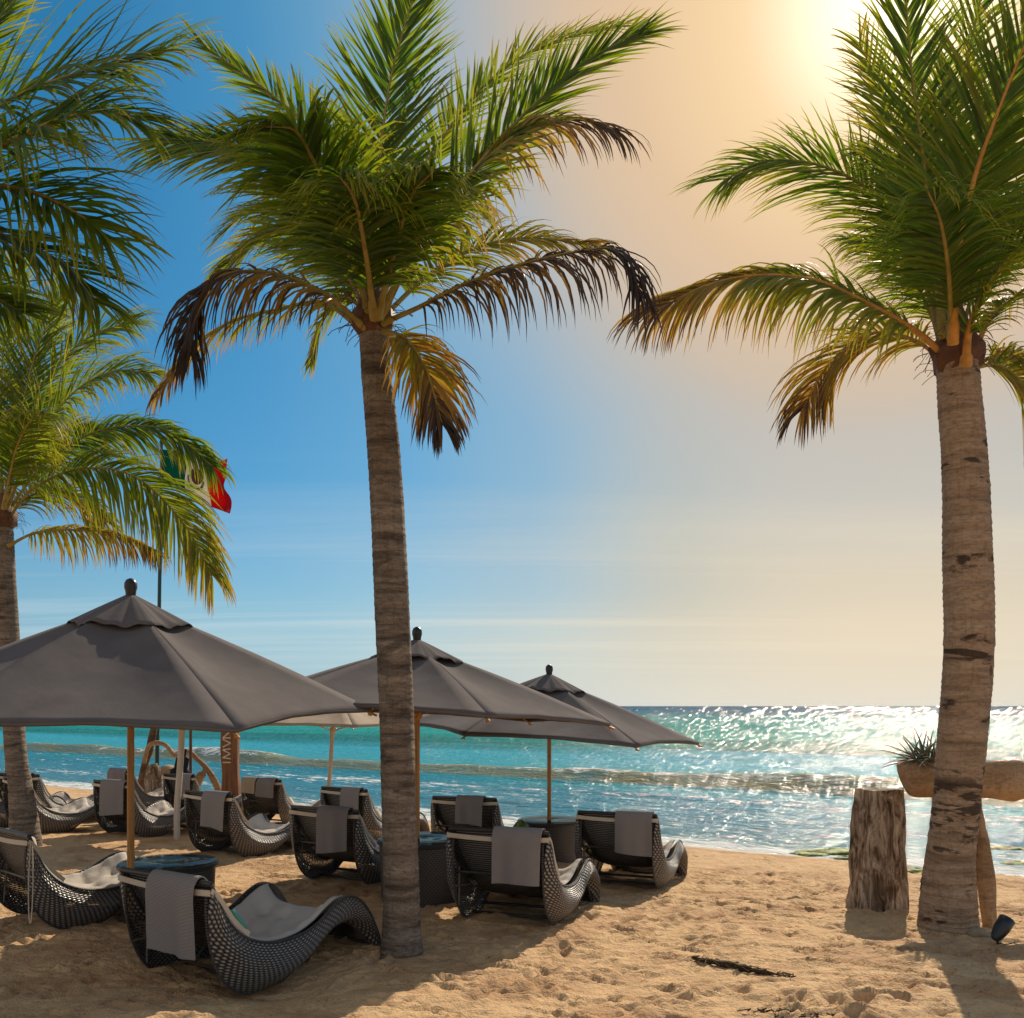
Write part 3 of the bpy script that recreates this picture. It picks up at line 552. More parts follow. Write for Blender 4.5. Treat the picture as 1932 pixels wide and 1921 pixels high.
left = [
 dict(p=[(12,985,0),(60,925,-.2),(150,885,-.4),(255,900,-.6),(345,985,-.7),(400,1085,-.8)], ref=(0,-.85,.5), ups=.6, ll=1.0, n=120, grav=.55, age=.22, lw=.042, tipage=.15),
 dict(p=[(12,970,.1),(80,880,.3),(180,815,.5),(290,805,.6),(350,836,.6),(402,882,.6)], ref=(0,-.85,.5), ups=.5, ll=.80, n=110, grav=.5, age=.14, lw=.042),
 dict(p=[(15,1030,-.1),(70,1005,-.2),(150,1000,-.3),(220,1010,-.3),(290,1040,-.3)], ref=(0,-.8,.6), ups=.4, ll=.55, n=80, grav=.9, age=.4, wild=.2, tipage=.3),
 dict(p=[(10,960,.2),(50,800,.5),(100,700,.7),(170,635,.9),(255,605,1.0)], ref=(-.1,-.9,.4), ll=.85, n=110, grav=.35, age=.18),
 dict(p=[(12,960,-.2),(70,830,-.6),(140,740,-.9),(215,700,-1.1),(280,705,-1.2)], ref=(-.1,-.8,.6), ll=.8, n=110, grav=.5, age=.2),
 dict(p=[(8,950,.1),(35,800,.3),(70,660,.4),(120,545,.5)], ref=(0,-1,.2), ll=.74, n=100, grav=.12, age=.17),
 dict(p=[(4,950,.2),(2,780,.4),(10,620,.5),(40,500,.6)], ref=(0,-1,.2), ll=.62, n=80, grav=.12, age=.2),
 dict(p=[(0,960,0),(-50,800,0),(-110,700,.1),(-190,650,.2)], ref=(0,-.6,.7), ll=.7, grav=.3, age=.2),
 dict(p=[(0,975,0),(-80,900,0),(-170,900,0),(-260,980,0)], ll=.7, grav=.6, age=.22),
 dict(p=[(0,985,.3),(60,935,.8),(130,930,1.2),(200,985,1.4)], ref=(0,-.8,.6), ll=.7, grav=.7, age=.3),
 dict(p=[(8,960,.4),(60,860,.9),(120,810,1.3),(190,810,1.6)], ref=(0,-.8,.6), ll=.8, n=100, grav=.6, age=.24),
 dict(p=[(0,1000,-.2),(-60,980,-.4),(-130,1020,-.5),(-180,1090,-.5)], ll=.5, grav=.8, age=.36),
 dict(p=[(6,960,-.3),(30,850,-1.0),(60,790,-1.6),(90,780,-2.0)], ref=(0,.2,1), ll=.6, grav=.5, age=.2),
]
b = gp(52, 1596)
palm('palm with pale smooth trunk cut off by the left edge, behind the large parasol', PG,
     [(52,1596,0,.25),(46,1560,0,.215),(38,1480,0,.17),(28,1400,0,.155),(16,1200,0,.15),(10,1060,0,.135),(6,990,0,.13)], b.y, b, left, 'bark', seed=8, bossr=.15)
near = [
 dict(p=[(-170,330,0),(-60,235,-.1),(60,170,-.2),(180,130,-.2),(320,95,-.3)], ref=(0,-.8,.6), ll=.560, n=60, grav=0.23, age=.10, lw=.030, wild=.16, start=.1, tipage=.08),
 dict(p=[(-170,345,-.1),(-30,290,-.3),(90,235,-.5),(190,210,-.6),(255,225,-.6)], ref=(0,-.8,.6), ll=.54, n=56, grav=0.35, age=.09, lw=.030, wild=.2, start=.1),
 dict(p=[(-170,360,0),(-60,350,-.1),(50,360,-.2),(140,400,-.3),(205,450,-.3)], ref=(0,-.8,.6), ll=.560, n=50, grav=0.30, age=.11, lw=.030, wild=.2, start=.1),
 dict(p=[(-165,380,.1),(-80,420,.1),(20,450,.1),(120,500,.1),(180,570,.1)], ref=(0,-.6,.8), ll=.52, n=56, grav=0.25, age=.11, lw=.030, wild=.2, start=.1),
 dict(p=[(-165,300,.2),(-110,180,.3),(-60,90,.4),(20,10,.5)], ref=(0,-.9,.4), ll=.42, n=48, grav=0.12, age=.12, lw=.030, wild=.14, start=.1),
 dict(p=[(-165,330,.4),(-80,280,.7),(20,250,1.0),(120,260,1.2)], ref=(0,-.8,.6), ll=.56, n=50, grav=0.25, age=.09, lw=.030, wild=.2, start=.1),
 dict(p=[(-170,390,.3),(-110,470,.4),(-40,540,.5),(40,590,.5)], ref=(0,-.7,.6), ll=.42, n=44, grav=0.20, age=.13, lw=.028, wild=.2, start=.1),
 dict(p=[(-175,320,0),(-260,240,0),(-350,230,0),(-440,280,0)], ll=.56, n=40, grav=0.25, age=.11),
]
b = Vector((-3.45, 5.3, g(-3.45, 5.3)))
palm('nearest palm with its trunk outside the left edge, fronds reaching in high at the left', PG,
     [(0,0,0,.2),(-175,1500,0,.15),(-178,1000,0,.14),(-176,600,0,.13),(-172,370,0,.12)], 5.3, b, near, 'bark', seed=12, bossr=.13)

# ------------------------------------------------------------------ parasols
def parasol(label, group, X, Y, zc, ztop, R_, a0, gx=0, gy=0, cloth='canopy', wood='wood', base=None, pole_r=.032, detail=True, n=6, seed=0):
    rnd = random.Random(seed); gz = g(X, Y); bx, by = base if base else (X, Y); gb = g(bx, by); O = Vector((bx, by, gb))
    root = empty('parasol', O, label, 'parasol', group); c = Vector((X, Y, 0))-Vector((bx, by, 0)); top = ztop-gb
    ax = lambda dx, dy, z: Vector((c.x+dx, c.y+dy, z-gb))
    rim = []
    for k in range(n):
        a = R(a0+360/n*k); dx, dy = R_*math.sin(a), -R_*math.cos(a); rim.append(ax(dx, dy, zc+gx*dx+gy*dy))
    apex = ax(0, 0, ztop)
    mb = MB(); nr, nt = 22, 12; f0 = .09; last = []
    for k in range(n):
        rows = []; uv = []; A_, B_ = rim[k], rim[(k+1) % n]
        for i in range(nr+1):
            f = f0+(1-f0)*i/nr; row = []; u_ = []
            for j in range(nt+1):
                q = j/nt; e = A_.lerp(B_, q); p = apex.lerp(e, f); w_ = math.sin(math.pi*q); side = f*R_
                p += Vector((0, 0, -.085*w_*math.sin(math.pi*f)*R_/2-.014*w_*f)); p += (apex-e).normalized()*(.10*w_*(f**3))*R_/2
                p.z += .03*math.sin(math.pi*f)+w_*(float(fbm(q*3+k*7, f*5, seed, 2))*.016*math.sin(math.pi*f)+.006*math.sin(f*26+k)*(1-f)+.004*math.sin((q+f)*19+k*2)*f)
                row.append(tuple(p)); u_.append((q*R_, f*R_))
            rows.append(row); uv.append(u_)
        mb.grid(rows, uv); last += rows[-1][:-1]
    rows = [last]
    # hem folded under
    low = [tuple(Vector(p)+Vector((0, 0, -.035))+(apex-Vector(p)).normalized()*.012) for p in rows[-1]]; mb.grid([rows[-1], low], None, closed_u=True)
    cn = mb.build('canopy', M[cloth], root)
    sm = cn.modifiers.new('thickness', 'SOLIDIFY'); sm.thickness = .004; sm.offset = -1
    # vent cap with ruffled edge
    mb = MB(); rows = []; m = n*14
    for i in range(9):
        f = i/8; row = []
        for j in range(m):
            q = j/m*n; k = int(q) % n; e = rim[k].lerp(rim[(k+1) % n], q-int(q)); ff = .015+.235*f; p = apex.lerp(e, ff)
            p.z += .045+.03*(1-f)-f*f*.02+.018*f*f*math.sin(j*.52+seed)+.010*f*math.sin(j*1.31+seed*2+k); row.append(tuple(p))
        rows.append(row)
    mb.grid(rows, None, closed_u=True); vc = mb.build('vent_cap', M[cloth], root); sm = vc.modifiers.new('thickness', 'SOLIDIFY'); sm.thickness = .005; sm.offset = -1
    mb = MB(); fb = apex+Vector((0, 0, .05)); mb.tube([fb+Vector((0, 0, z)) for z in (-.02, .01, .04, .08, .12, .15, .165)], [.035, .045, .047, .058, .056, .040, .012], 16); mb.build('finial', M['black'], root)
    mb = MB(); P = [Vector((0, 0, -.25)), Vector((0, 0, .5)), c*.5+Vector((0, 0, top*.5)), c+Vector((0, 0, top+.03))]; mb.tube(crom(P, 4), pole_r, 14); mb.build('pole', M[wood], root)
    if detail:
        mb = MB(); hz = top-.12; mb.tube([c+Vector((0, 0, z)) for z in (hz-.07, hz-.05, hz+.05, hz+.07)], [.05, .068, .068, .05], 16); mb.build('hub', M[wood], root)
        mb = MB(); hz2 = top-.78; mb.tube([c*.8+Vector((0, 0, z)) for z in (hz2-.06, hz2-.04, hz2+.04, hz2+.06)], [.045, .062, .062, .045], 16); mb.build('runner', M[wood], root)
        for k in range(n):
            e = rim[k]; mb = MB(); d = (e-apex).normalized(); a_ = apex+d*.07+Vector((0, 0, -.06)); b_ = e+Vector((0, 0, -.045))+d*.05
            mb.tube([a_, a_.lerp(b_, .5)+Vector((0,0,.012)), b_], [.013, .014, .012], 6); mb.tube([b_-d*.07+Vector((0,0,-.03)), b_-d*.05, b_-d*.02], [.012, .016, .012], 6); rb = mb.build('rib', M[wood], root)
            mb = MB(); mb.tube([c*.8+Vector((0, 0, hz2))+Vector((d.x, d.y, 0))*.06, a_.lerp(b_, .52)], .010, 6); mb.build('strut', M[wood], rb)
    return root
PGp = 'charcoal six-sided parasols along the loungers'
parasol('largest charcoal parasol, nearest at the left, over the round glass table', PGp, -3.51, 8.54, 2.20, 3.16, 2.2, 41.6, -.03, .078, seed=2)
parasol('charcoal parasol just behind the middle palm trunk, between two other charcoal ones', PGp, -1.085, 10.6, 2.13, 2.89, 2.2, 23, -.06, -.02, wood='wood', seed=5)
parasol('smallest looking charcoal parasol at the right, tilted down to the right, against the sea', PGp, .57, 14.2, 1.79, 2.62, 2.28, 28, -.064, .02, seed=9)
CG = 'cream parasols further back'
parasol('cream parasol by the waterline, only its rim showing below the charcoal ones', CG, -3.45, 18.0, 1.86, 2.50, 2.0, 20, -.01, .0, 'canopy_cream', 'wood_pale', base=(-3.58, 18.0), pole_r=.04, seed=11)
p_ = gp(334, 1582); parasol('parasol on a leaning whitish pole, its canopy hidden by the largest one', CG, p_.x+.12, p_.y, 2.0, 2.62, 1.5, 10, 0, 0, 'canopy_cream', 'wood_pale', base=(p_.x, p_.y), pole_r=.052, seed=13)
parasol('parasol on a thin dark pole beside the whitish pole, canopy hidden by the largest one', CG, (359-966)/80*1.0, 21.9, 2.02, 2.6, 1.7, 15, 0, 0, 'canopy_cream', 'wood_dark', pole_r=.035, seed=14)
p_ = gp(14, 1546); parasol('parasol on a brown pole beside the left palm trunk at the left edge', CG, p_.x, p_.y, 2.02, 2.6, 1.9, 15, 0, 0, 'canopy_cream', 'wood_dark', pole_r=.04, seed=15)

# ------------------------------------------------------------------ loungers
UE = [(0,.92),(.045,.82),(.135,.62),(.27,.47),(.46,.375),(.66,.335),(.86,.34),(1.04,.39),(1.20,.475),(1.36,.525),(1.52,.47),(1.64,.32),(1.72,.16),(1.77,.02)]
LE = [(0,.885),(-.015,.70),(.0,.50),(.05,.30),(.15,.13),(.32,.02),(.56,.0),(.76,.05),(.90,.15),(1.05,.245),(1.22,.305),(1.38,.315),(1.54,.20),(1.68,.02)]
DK = [(0,.92),(.035,.80),(.11,.58),(.23,.40),(.40,.275),(.62,.22),(.84,.225),(1.04,.265),(1.22,.315),(1.36,.335),(1.50,.30),(1.62,.20),(1.71,.10),(1.77,.01)]
def c2(P, n): return [(p.x, p.z) for p in crom([Vector((a, 0, b_)) for a, b_ in P], n)]
LW = 1.10
def make_lounger():
    root = empty('sun_lounger', (0,0,0), 'x', 'sun lounger'); hw = LW/2; ue, le, dk = c2(UE, 5), c2(LE, 5), c2(DK, 5); m = len(ue)
    arc = [0]
    for i in range(1, m): arc.append(arc[-1]+math.hypot(ue[i][0]-ue[i-1][0], ue[i][1]-ue[i-1][1]))
    def zc_(i, q): e = abs(q)**4.0; return dk[i][1]*(1-e)+ue[i][1]*e
    # local axes: x = across (right +), y = along (forward)
    mb = MB(); P = [[(hw*q/6, dk[i][0]*(1-abs(q/6)**4)+ue[i][0]*abs(q/6)**4, zc_(i, q/6)) for q in range(-6, 7)] for i in range(m)]
    uv = [[(hw*q/6, arc[i]) for q in range(-6, 7)] for i in range(m)]; mb.slab(P, .014, uv); mb.build('seat_shell', M['weave_shaded'], root)
    for sg in (-1, 1):
        mb = MB(); P = []; uv = []
        for i in range(m):
            row = []; r2 = []; n = 8; (ua, za), (ub, zb) = ue[i], le[i]; dd = math.hypot(ua-ub, za-zb)
            for k in range(n+1):
                q = k/n; row.append((sg*(hw+.10*math.sin(math.pi*q)*min(1, dd/.25)-.05*q*q*min(1, dd/.25)), ua+(ub-ua)*q, za+(zb-za)*q)); r2.append((arc[i], dd*q))
            P.append(row if sg > 0 else row); uv.append(r2)
        mb.slab(P, .012*(-sg), uv); sp = mb.build('side_panel', M['weave'], root)
        mb = MB(); mb.tube([(sg*hw, a, z+.006) for a, z in ue], .014, 7); mb.tube([(sg*(hw-.05), a, max(z, .012)) for a, z in le], .012, 6); mb.build('edge_roll', M['weave'], sp)
        mb = MB()
        for (i, j) in ((12, 20), (26, 14), (34, 30)):
            mb = MB(); mb.tube([(sg*(hw-.03), ue[i][0], ue[i][1]-.02), (sg*(hw-.05), le[j][0], le[j][1]+.02)], .011, 5); mb.build('side_brace', M['frame_pale'], sp)
    for y_, z_, r_, e_ in ((0, .925, .022, 0), (.50, .04, .016, .05), (.78, .09, .016, .05), (1.74, .03, .016, .03), (.08, .50, .014, .03)):
        mb = MB(); mb.tube([(-hw+e_, y_, z_), (hw-e_, y_, z_)], r_, 8); mb.build('crossbar', M['frame'], root)
    # tufted cushion
    mb = MB(); top = []; bot = []; K = 64; Q = 36; uv = []
    for i in range(K+1):
        s = i/K*(.70)*(m-1)+.4; i0 = int(s); f = s-i0; rt = []; rb = []
        for k in range(Q+1):
            q = -1+2*k/Q; x = (hw-.075)*q; e = abs(q)**4
            dz = lambda a: (dk[a][0]*(1-e)+ue[a][0]*e, dk[a][1]*(1-e)+ue[a][1]*e)
            y0, z0 = dz(i0); y1, z1 = dz(i0+1); y = y0+(y1-y0)*f; z = z0+(z1-z0)*f; nx, nz = -(z1-z0), (y1-y0); L = math.hypot(nx, nz) or 1; nx /= L; nz /= L
            ed = min(1, (1-abs(q))*9)**.5*min(1, min(i, K-i)/3.0)**.5
            tu = 0
            for ti in range(1, 6):
                for tq in (-.5, 0, .5): tu += math.exp(-(((i/K-ti/6)*17)**2+((q-tq)*8)**2)); 
            seam = max(math.exp(-((i/K-ti/6)*42)**2) for ti in (1, 2, 3, 4, 5))
            th = .012+.062*ed*(1-.62*tu-.20*seam)+.005*math.sin(q*11+i*.9)*ed
            rt.append((x, y+nx*th, z+nz*th)); rb.append((x, y+nx*.004, z+nz*.004))
        top.append(rt); bot.append(rb)
    mb.grid(top, None); mb.grid(bot, None, flip=True)
    for e0, e1 in ((bot[0], top[0]), (top[-1], bot[-1])): mb.grid([e0, e1])
    mb.grid([[r[0] for r in top], [r[0] for r in bot]]); mb.grid([[r[-1] for r in bot], [r[-1] for r in top]])
    cu = mb.build('cushion', M['cushion'], root)
    mb = MB(); a0 = [(-hw-.005, .012, .872), (hw+.005, .012, .872)]      # webbing strap round the back
    for x0, x1 in ((-hw-.02, hw+.02),):
        n = 16; r_ = [[(x0+(x1-x0)*k/n, -.028-.012*math.sin(k/n*math.pi), .888-zq-.02*math.sin(k/n*math.pi)) for k in range(n+1)] for zq in (0, .022, .045)]; mb.slab(r_, .004)
    for sg in (-1, 1):
        Pn = [(sg*(hw+.022), -.025, .866), (sg*(hw+.026), .04, .80), (sg*(hw+.024), .17, .60), (sg*(hw+.022), .30, .47)]; K2 = crom(Pn, 5); mb.slab([[tuple(p), tuple(p+Vector((0, .022, .03)))] for p in K2], .004*sg)
    mb.build('strap', M['strap'], cu)
    return root
def lounger_pose(uL, vL, uR, vR, hd):
    u, v = (uL+uR)/2, (vL+vR)/2; Y = 10.
    for _ in range(60):
        x = (u-CX)/F*Y; Y = .6*Y+.4*(H-.93-g(x+.25, Y+.45))*F/(v-HV)
    x = (u-CX)/F*Y; return x, Y, hd
LG = 'dark wicker sun loungers facing the sea'
LOUNGERS = [ # corners of the back's top edge (left, right), heading, width scale, label
 (216,1624,424,1654,34,.98,'nearest dark wicker lounger, pale cushion half in sun, teal tab at its side', -2),
 (-82,1552,104,1580,42,.98,'wicker lounger at the left edge with a cream cord hanging and a sunlit tufted cushion', 0),
 (-16,1466,66,1474,42,.92,'side-on wicker lounger showing its sunlit ribbed flank behind the left palm trunk', 0),
 (165,1472,250,1480,32,.9,'wicker lounger behind the wooden pole of the largest parasol, grey towel over its back', 0),
 (195,1453,250,1457,36,.82,'wicker lounger directly behind the one at the largest parasol pole, nearer the sea', 0),
 (336,1492,443,1503,34,.95,'wicker lounger in front of the lettered post, grey towel and cream band', 0),
 (303,1462,363,1467,32,.85,'wicker lounger beneath the driftwood arch, behind the whitish leaning pole', 0),
 (450,1471,527,1475,28,.92,'wicker lounger right of the lettered post with a cream and a grey towel', 0),
 (542,1520,674,1534,30,.95,'wicker lounger just left of the middle palm trunk with a grey towel', 0),
 (598,1488,690,1493,33,.92,'wicker lounger behind the one left of the middle palm, beside the cream parasol pole', 0),
 (815,1505,931,1512,20,.93,'wicker lounger standing nearest the water right of the middle palm, slack cream cords', 0),
 (844,1566,1029,1576,21,.93,'wicker lounger with open black side and light grey towel, right of the middle palm', 0),
 (1087,1533,1235,1543,22,.90,'rightmost wicker lounger, its foot pointing at the shoreline', 0),
 (2,1460,62,1464,24,.95,'wicker lounger half hidden behind the left palm trunk with a cream towel', 0),
 (-95,1462,-38,1466,28,.95,'wicker lounger at the far left edge of which only the cushioned foot shows', 0),
]
proto = make_lounger(); LO = []
for i, (uL, vL, uR, vR, hd, ws, lab, pt) in enumerate(LOUNGERS):
    o = proto if i == 0 else copy_tree(proto); x, Y, hd = lounger_pose(uL, vL, uR, vR, hd); a = R(hd); f = Vector((math.sin(a), math.cos(a)))
    zt, zf = g(x+f.x*.52, Y+f.y*.52), g(x+f.x*1.72, Y+f.y*1.72); pitch = math.atan2(zf-zt, 1.2)
    o.rotation_euler = (pitch, 0, -a); o.scale = (ws, 1, 1); o.location = (x, Y, zt-.52*math.tan(pitch)-.015)
    tag(o, lab, 'sun lounger', LG); LO.append(o)
# teal tab on the nearest lounger, cord on the left one
def local_thing(o): return o
mb = MB(); mb.tube([(LW/2+.01, .17, .70), (LW/2+.015, .24, .60), (LW/2+.012, .29, .53)], [.012, .022, .012], 8); mb.build('teal_tab', M['teal'], LO[0])
mb = MB(); mb.tube(crom([(LW/2+.03, .0, .86), (LW/2+.05, -.02, .5), (LW/2+.045, -.01, .2), (LW/2+.07, .0, .16), (LW/2+.075, .01, .5), (LW/2+.04, .01, .84)], 5), .006, 5); mb.build('tie_cord', M['strap'], LO[1])
# towels
TG = 'towels folded over the lounger backs'
def towel(i, q0, q1, L, front, mat, label, flare=0., seed=0):
    lo = LO[i]; hw = LW/2; x0, x1 = -hw+LW*q0, -hw+LW*q1; w_ = x1-x0; path = [(-.055-.012, .93-L)]; rnd = random.Random(seed)
    pth = [(-.055, .93-L), (-.058, .93-L*.75), (-.060, .93-L*.5), (-.062, .93-L*.25), (-.058, .89), (-.045, .935), (-.015, .968), (.03, .965), (.075, .91)]
    dkp = c2(DK, 5)
    if front > .1: pth += [(.11, .84), (.155, .76), (.20, .69)]
    pts = [(p.x, p.z) for p in crom([Vector((a, 0, b_)) for a, b_ in pth], 3)]; m = len(pts); P = []; uv = []; s = 0
    for j in range(m):
        if j: s += math.hypot(pts[j][0]-pts[j-1][0], pts[j][1]-pts[j-1][1])
        hang = max(0, 1-j/(m*.55)); row = []; r2 = []
        for k in range(15):
            q = k/14; x = x0+w_*q+flare*hang*(q-.35); wob = .026*hang*math.sin(q*7+seed*2+j*.05)+.012*hang*math.sin(q*15+seed*3)
            row.append((x, pts[j][0]-(wob+.036)*.7*min(1, hang*2)-.004, pts[j][1]-(.018*math.sin(q*2.3+seed)+(q-.5)*.035*math.sin(seed*2.1))*hang)); r2.append((w_*q, s))
        P.append(row); uv.append(r2)
    mb = MB(); mb.slab(P, -.010, uv); o = mb.build('towel', M[mat], None); o.matrix_world = Matrix.Identity(4); o.location = lo.location; o.rotation_euler = lo.rotation_euler; o.scale = lo.scale
    return tag(o, label, 'towel', TG)
towel(0, .40, .90, .54, 1, 'towel', 'diamond-patterned grey towel on the nearest lounger', .0, 1)
towel(3, .28, .92, .55, 1, 'towel', 'grey towel with stripes on the lounger behind the largest parasol pole', 0, 2)
towel(4, .08, .85, .30, 1, 'towel', 'grey-brown towel on the back lounger just above the pole-side one', 0, 3)
towel(5, .46, .93, .50, 1, 'towel', 'grey towel on the lounger in front of the lettered post', 0, 4)
towel(6, .52, .96, .48, 1, 'towel', 'grey towel on the lounger under the driftwood arch', 0, 5)
towel(7, .05, .42, .27, 1, 'towel_cream', 'short cream towel beside a grey one right of the lettered post', 0, 6)
towel(7, .46, .90, .33, 1, 'towel', 'grey towel beside the cream one right of the lettered post', 0, 7)
towel(8, .45, .90, .50, 1, 'towel', 'grey towel on the lounger just left of the middle palm', 0, 8)
towel(9, .50, .90, .42, 1, 'towel', 'grey towel on the lounger beside the cream parasol pole', 0, 9)
towel(10, .40, .82, .40, 1, 'towel', 'grey towel on the lounger nearest the water right of the middle palm', 0, 10)
towel(11, .47, .96, .50, 1, 'towel', 'wide light grey towel flaring at the bottom, right of the middle palm', -.03, 11)
towel(12, .50, .96, .48, 1, 'towel', 'grey towel on the rightmost lounger', 0, 12)
towel(13, .30, .85, .55, 1, 'towel_cream', 'cream towel on the lounger half hidden behind the left palm trunk', 0, 13)

# ------------------------------------------------------------------ round wicker tables
def drum_table(label, X, Y, r, h, group, hole=.04, shelf='frame'):
    z = g(X, Y); root = empty('wicker_table', (X, Y, z), label, 'table', group); mb = MB(); n = 40; rows = []; uv = []
    for zz_, rr in ((-.1, .93), (.05, .94), (h*.35, .955), (h*.7, .975), (h-.05, .99)):
        rows.append([(r*rr*math.cos(2*math.pi*k/n), r*rr*math.sin(2*math.pi*k/n), zz_) for k in range(n)]); uv.append([(2*math.pi*r*k/n, zz_) for k in range(n)])
    mb.grid(rows, uv, closed_u=True); d = mb.build('drum', M['weave_solid'], root)
    mb = MB(); mb.tube([(r*math.cos(2*math.pi*k/n), r*math.sin(2*math.pi*k/n), h-.035) for k in range(n+1)], .024, 8, cap=False); mb.build('rim', M['weave_solid'], d)
    mb = MB(); rows = [[(rr*math.cos(2*math.pi*k/n), rr*math.sin(2*math.pi*k/n), zz_) for k in range(n)] for rr, zz_ in ((hole, h-.012), (r*.5, h-.012), (r*1.0, h-.012), (r*1.012, h-.006), (r*1.0, h), (r*.5, h), (hole, h), (hole, h-.012))]
    mb.grid(rows, None, closed_u=True); mb.build('glass_top', M['glass'], root)
    mb = MB(); rows = [[(rr*math.cos(2*math.pi*k/n), rr*math.sin(2*math.pi*k/n), h-.045) for k in range(n)] for rr in (hole, r*.97)]; mb.grid(rows, None, closed_u=True); mb.build('inner_shelf', M[shelf], root)
    return root
TBG = 'round wicker tables at the parasol poles'
drum_table('round wicker table with glass top behind the nearest lounger', -3.44, 9.28, .46, .58, TBG, .001, 'shelf')
drum_table('round dark wicker table partly hidden behind the middle palm trunk', -1.0, 10.6, .52, .66, TBG)
drum_table('dark wicker drum table at the pole of the rightmost charcoal parasol', .60, 14.3, .50, .62, TBG)

# ------------------------------------------------------------------ flagpole and flag
FX = lambda u, Y: (u-CX)/F*Y
FY = 24.0; fb = Vector((FX(295, FY), FY, g(FX(295, FY), FY))); fr = empty('flagpole', fb, 'tall thin dark green flagpole rising behind the largest parasol', 'flagpole')
tp = at(305, 838, FY)-fb; mb = MB(); mb.tube([Vector((0,0,-.2)), tp*.35, tp*.7, tp], [.055, .05, .045, .035], 12); mb.build('pole', M['pole_green'], fr)
mb = MB(); mb.tube([tp+Vector((0,0,z)) for z in (-.02, .03, .08, .11)], [.03, .06, .05, .01], 10); mb.build('finial', M['black'], fr)
m_, t_, p__, o_ = new_mat('flag_cloth', .8, spec=.15); uvn = t_.add('ShaderNodeUVMap').outputs[0]; sx = t_.add('ShaderNodeSeparateXYZ'); t_.l.new(uvn, sx.inputs[0])
fcol = t_.ramp(sx.outputs[0], [(0, (.0,.14,.09,1)), (.335, (.72,.68,.62,1)), (.665, (.62,.008,.018,1))], 'CONSTANT'); t_.l.new(fcol, p__.inputs['Base Color'])
tl_ = t_.add('ShaderNodeBsdfTranslucent'); t_.l.new(fcol, tl_.inputs[0]); mx_ = t_.add('ShaderNodeMixShader', {0: .45}); t_.l.new(p__.outputs[0], mx_.inputs[1]); t_.l.new(tl_.outputs[0], mx_.inputs[2]); t_.l.new(mx_.outputs[0], o_.inputs[0]); M['flag'] = m_
def flagpt(a, b_, off=0):
    # a along the fly 0..1, b down the hoist 0..1
    tu = 306+128*a**.95; tv0 = 848+14*a+22*math.sin(a*3.0)*a; hgt = 66+14*a
    v_ = tv0+hgt*b_+24*a*a*b_; pinch = 16*max(0, a-.72)*math.exp(-((b_-.52)/.16)**2)*2.6
    u_ = tu+6*math.sin(b_*5+a*4)*a-pinch+5*math.sin(a*10)*b_; Yy = FY+.16*math.sin(a*11+b_*2.5)*min(1, a*3)+.10*math.sin(b_*9)*a+off
    return at(u_, v_, Yy)-fb
mb = MB(); P = [[tuple(flagpt(i/48, j/24)) for i in range(49)] for j in range(25)]; uv = [[(i/48, j/24) for i in range(49)] for j in range(25)]; mb.slab(P, .006, uv); fl = mb.build('flag', M['flag'], None); fl.location = fb; tag(fl, 'green, white and red flag with a central emblem, folded by the wind', 'flag')
def fl_poly(pts, off=-.02):
    c = (sum(p[0] for p in pts)/len(pts), sum(p[1] for p in pts)/len(pts)); mb.add([flagpt(c[0], c[1], off)]+[flagpt(a, b_, off) for a, b_ in pts], [(0, i+1, (i+1) % len(pts)+1) for i in range(len(pts))])
mb = MB()   # eagle-like silhouette: body, raised wing, head, tail
fl_poly([(.50,.33),(.53,.25),(.565,.22),(.60,.27),(.585,.33),(.62,.38),(.60,.50),(.555,.58),(.51,.60),(.47,.55),(.44,.45),(.455,.36)]); fl_poly([(.43,.30),(.47,.22),(.50,.30),(.52,.45),(.47,.52),(.42,.45)]); mb.build('emblem_bird', simple('emblem_brown', (.11,.055,.03,1), .8), fl, smooth=False)
mb = MB(); ring = []
for k in range(17):
    a = math.pi*(.02+.96*k/16); ring.append((a,))
for k in range(16):
    a, b2 = math.pi*k/16, math.pi*(k+1)/16; q = lambda r, an: (.505+.125*r*math.cos(an), .46+.26*r*math.sin(an)); pp = [q(1.0, a), q(1.0, b2), q(.82, b2), q(.82, a)]; mb.add([flagpt(x_, y_, -.022) for x_, y_ in pp], [(0, 1, 2, 3)])
mb.build('emblem_wreath', simple('emblem_green', (.03,.11,.05,1), .8), fl, smooth=False)

# ------------------------------------------------------------------ lettered post
SY = 21.0; sb = Vector((FX(435, SY), SY, g(FX(435, SY), SY))); sg_ = empty('sign_post', sb, 'broad reddish-brown wooden post with upright pale letters IMVN', 'sign post'); sc_ = F/SY
mb = MB(); hp = H-sb.z+.55; ws = 31/sc_/2
prof = [(z, ws*(1+.05*math.sin(z*5)+.12*max(0, 1-z))) for z in np.linspace(-.2, hp, 26)]; rows = []
for z, q in prof:
    rows.append([(q*math.copysign(abs(math.cos(a))**.35, math.cos(a))+.012*math.sin(z*3), q*.7*math.copysign(abs(math.sin(a))**.35, math.sin(a)), z) for a in [2*math.pi*k/28 for k in range(28)]])
mb.grid(rows, None, closed_u=True); mb.add(rows[-1], [tuple(range(28))]); mb.build('post', M['sign_wood'], sg_)
GL = {'I': [[(0,0),(0,1)]], 'M': [[(0,0),(.10,1),(.5,.05),(.90,1),(1,0)]], 'V': [[(0,1),(.5,0),(1,1)]], 'N': [[(0,0),(0,1),(1,0),(1,1)]]}
lh = 15.0/sc_; yf = -ws*.7-.012
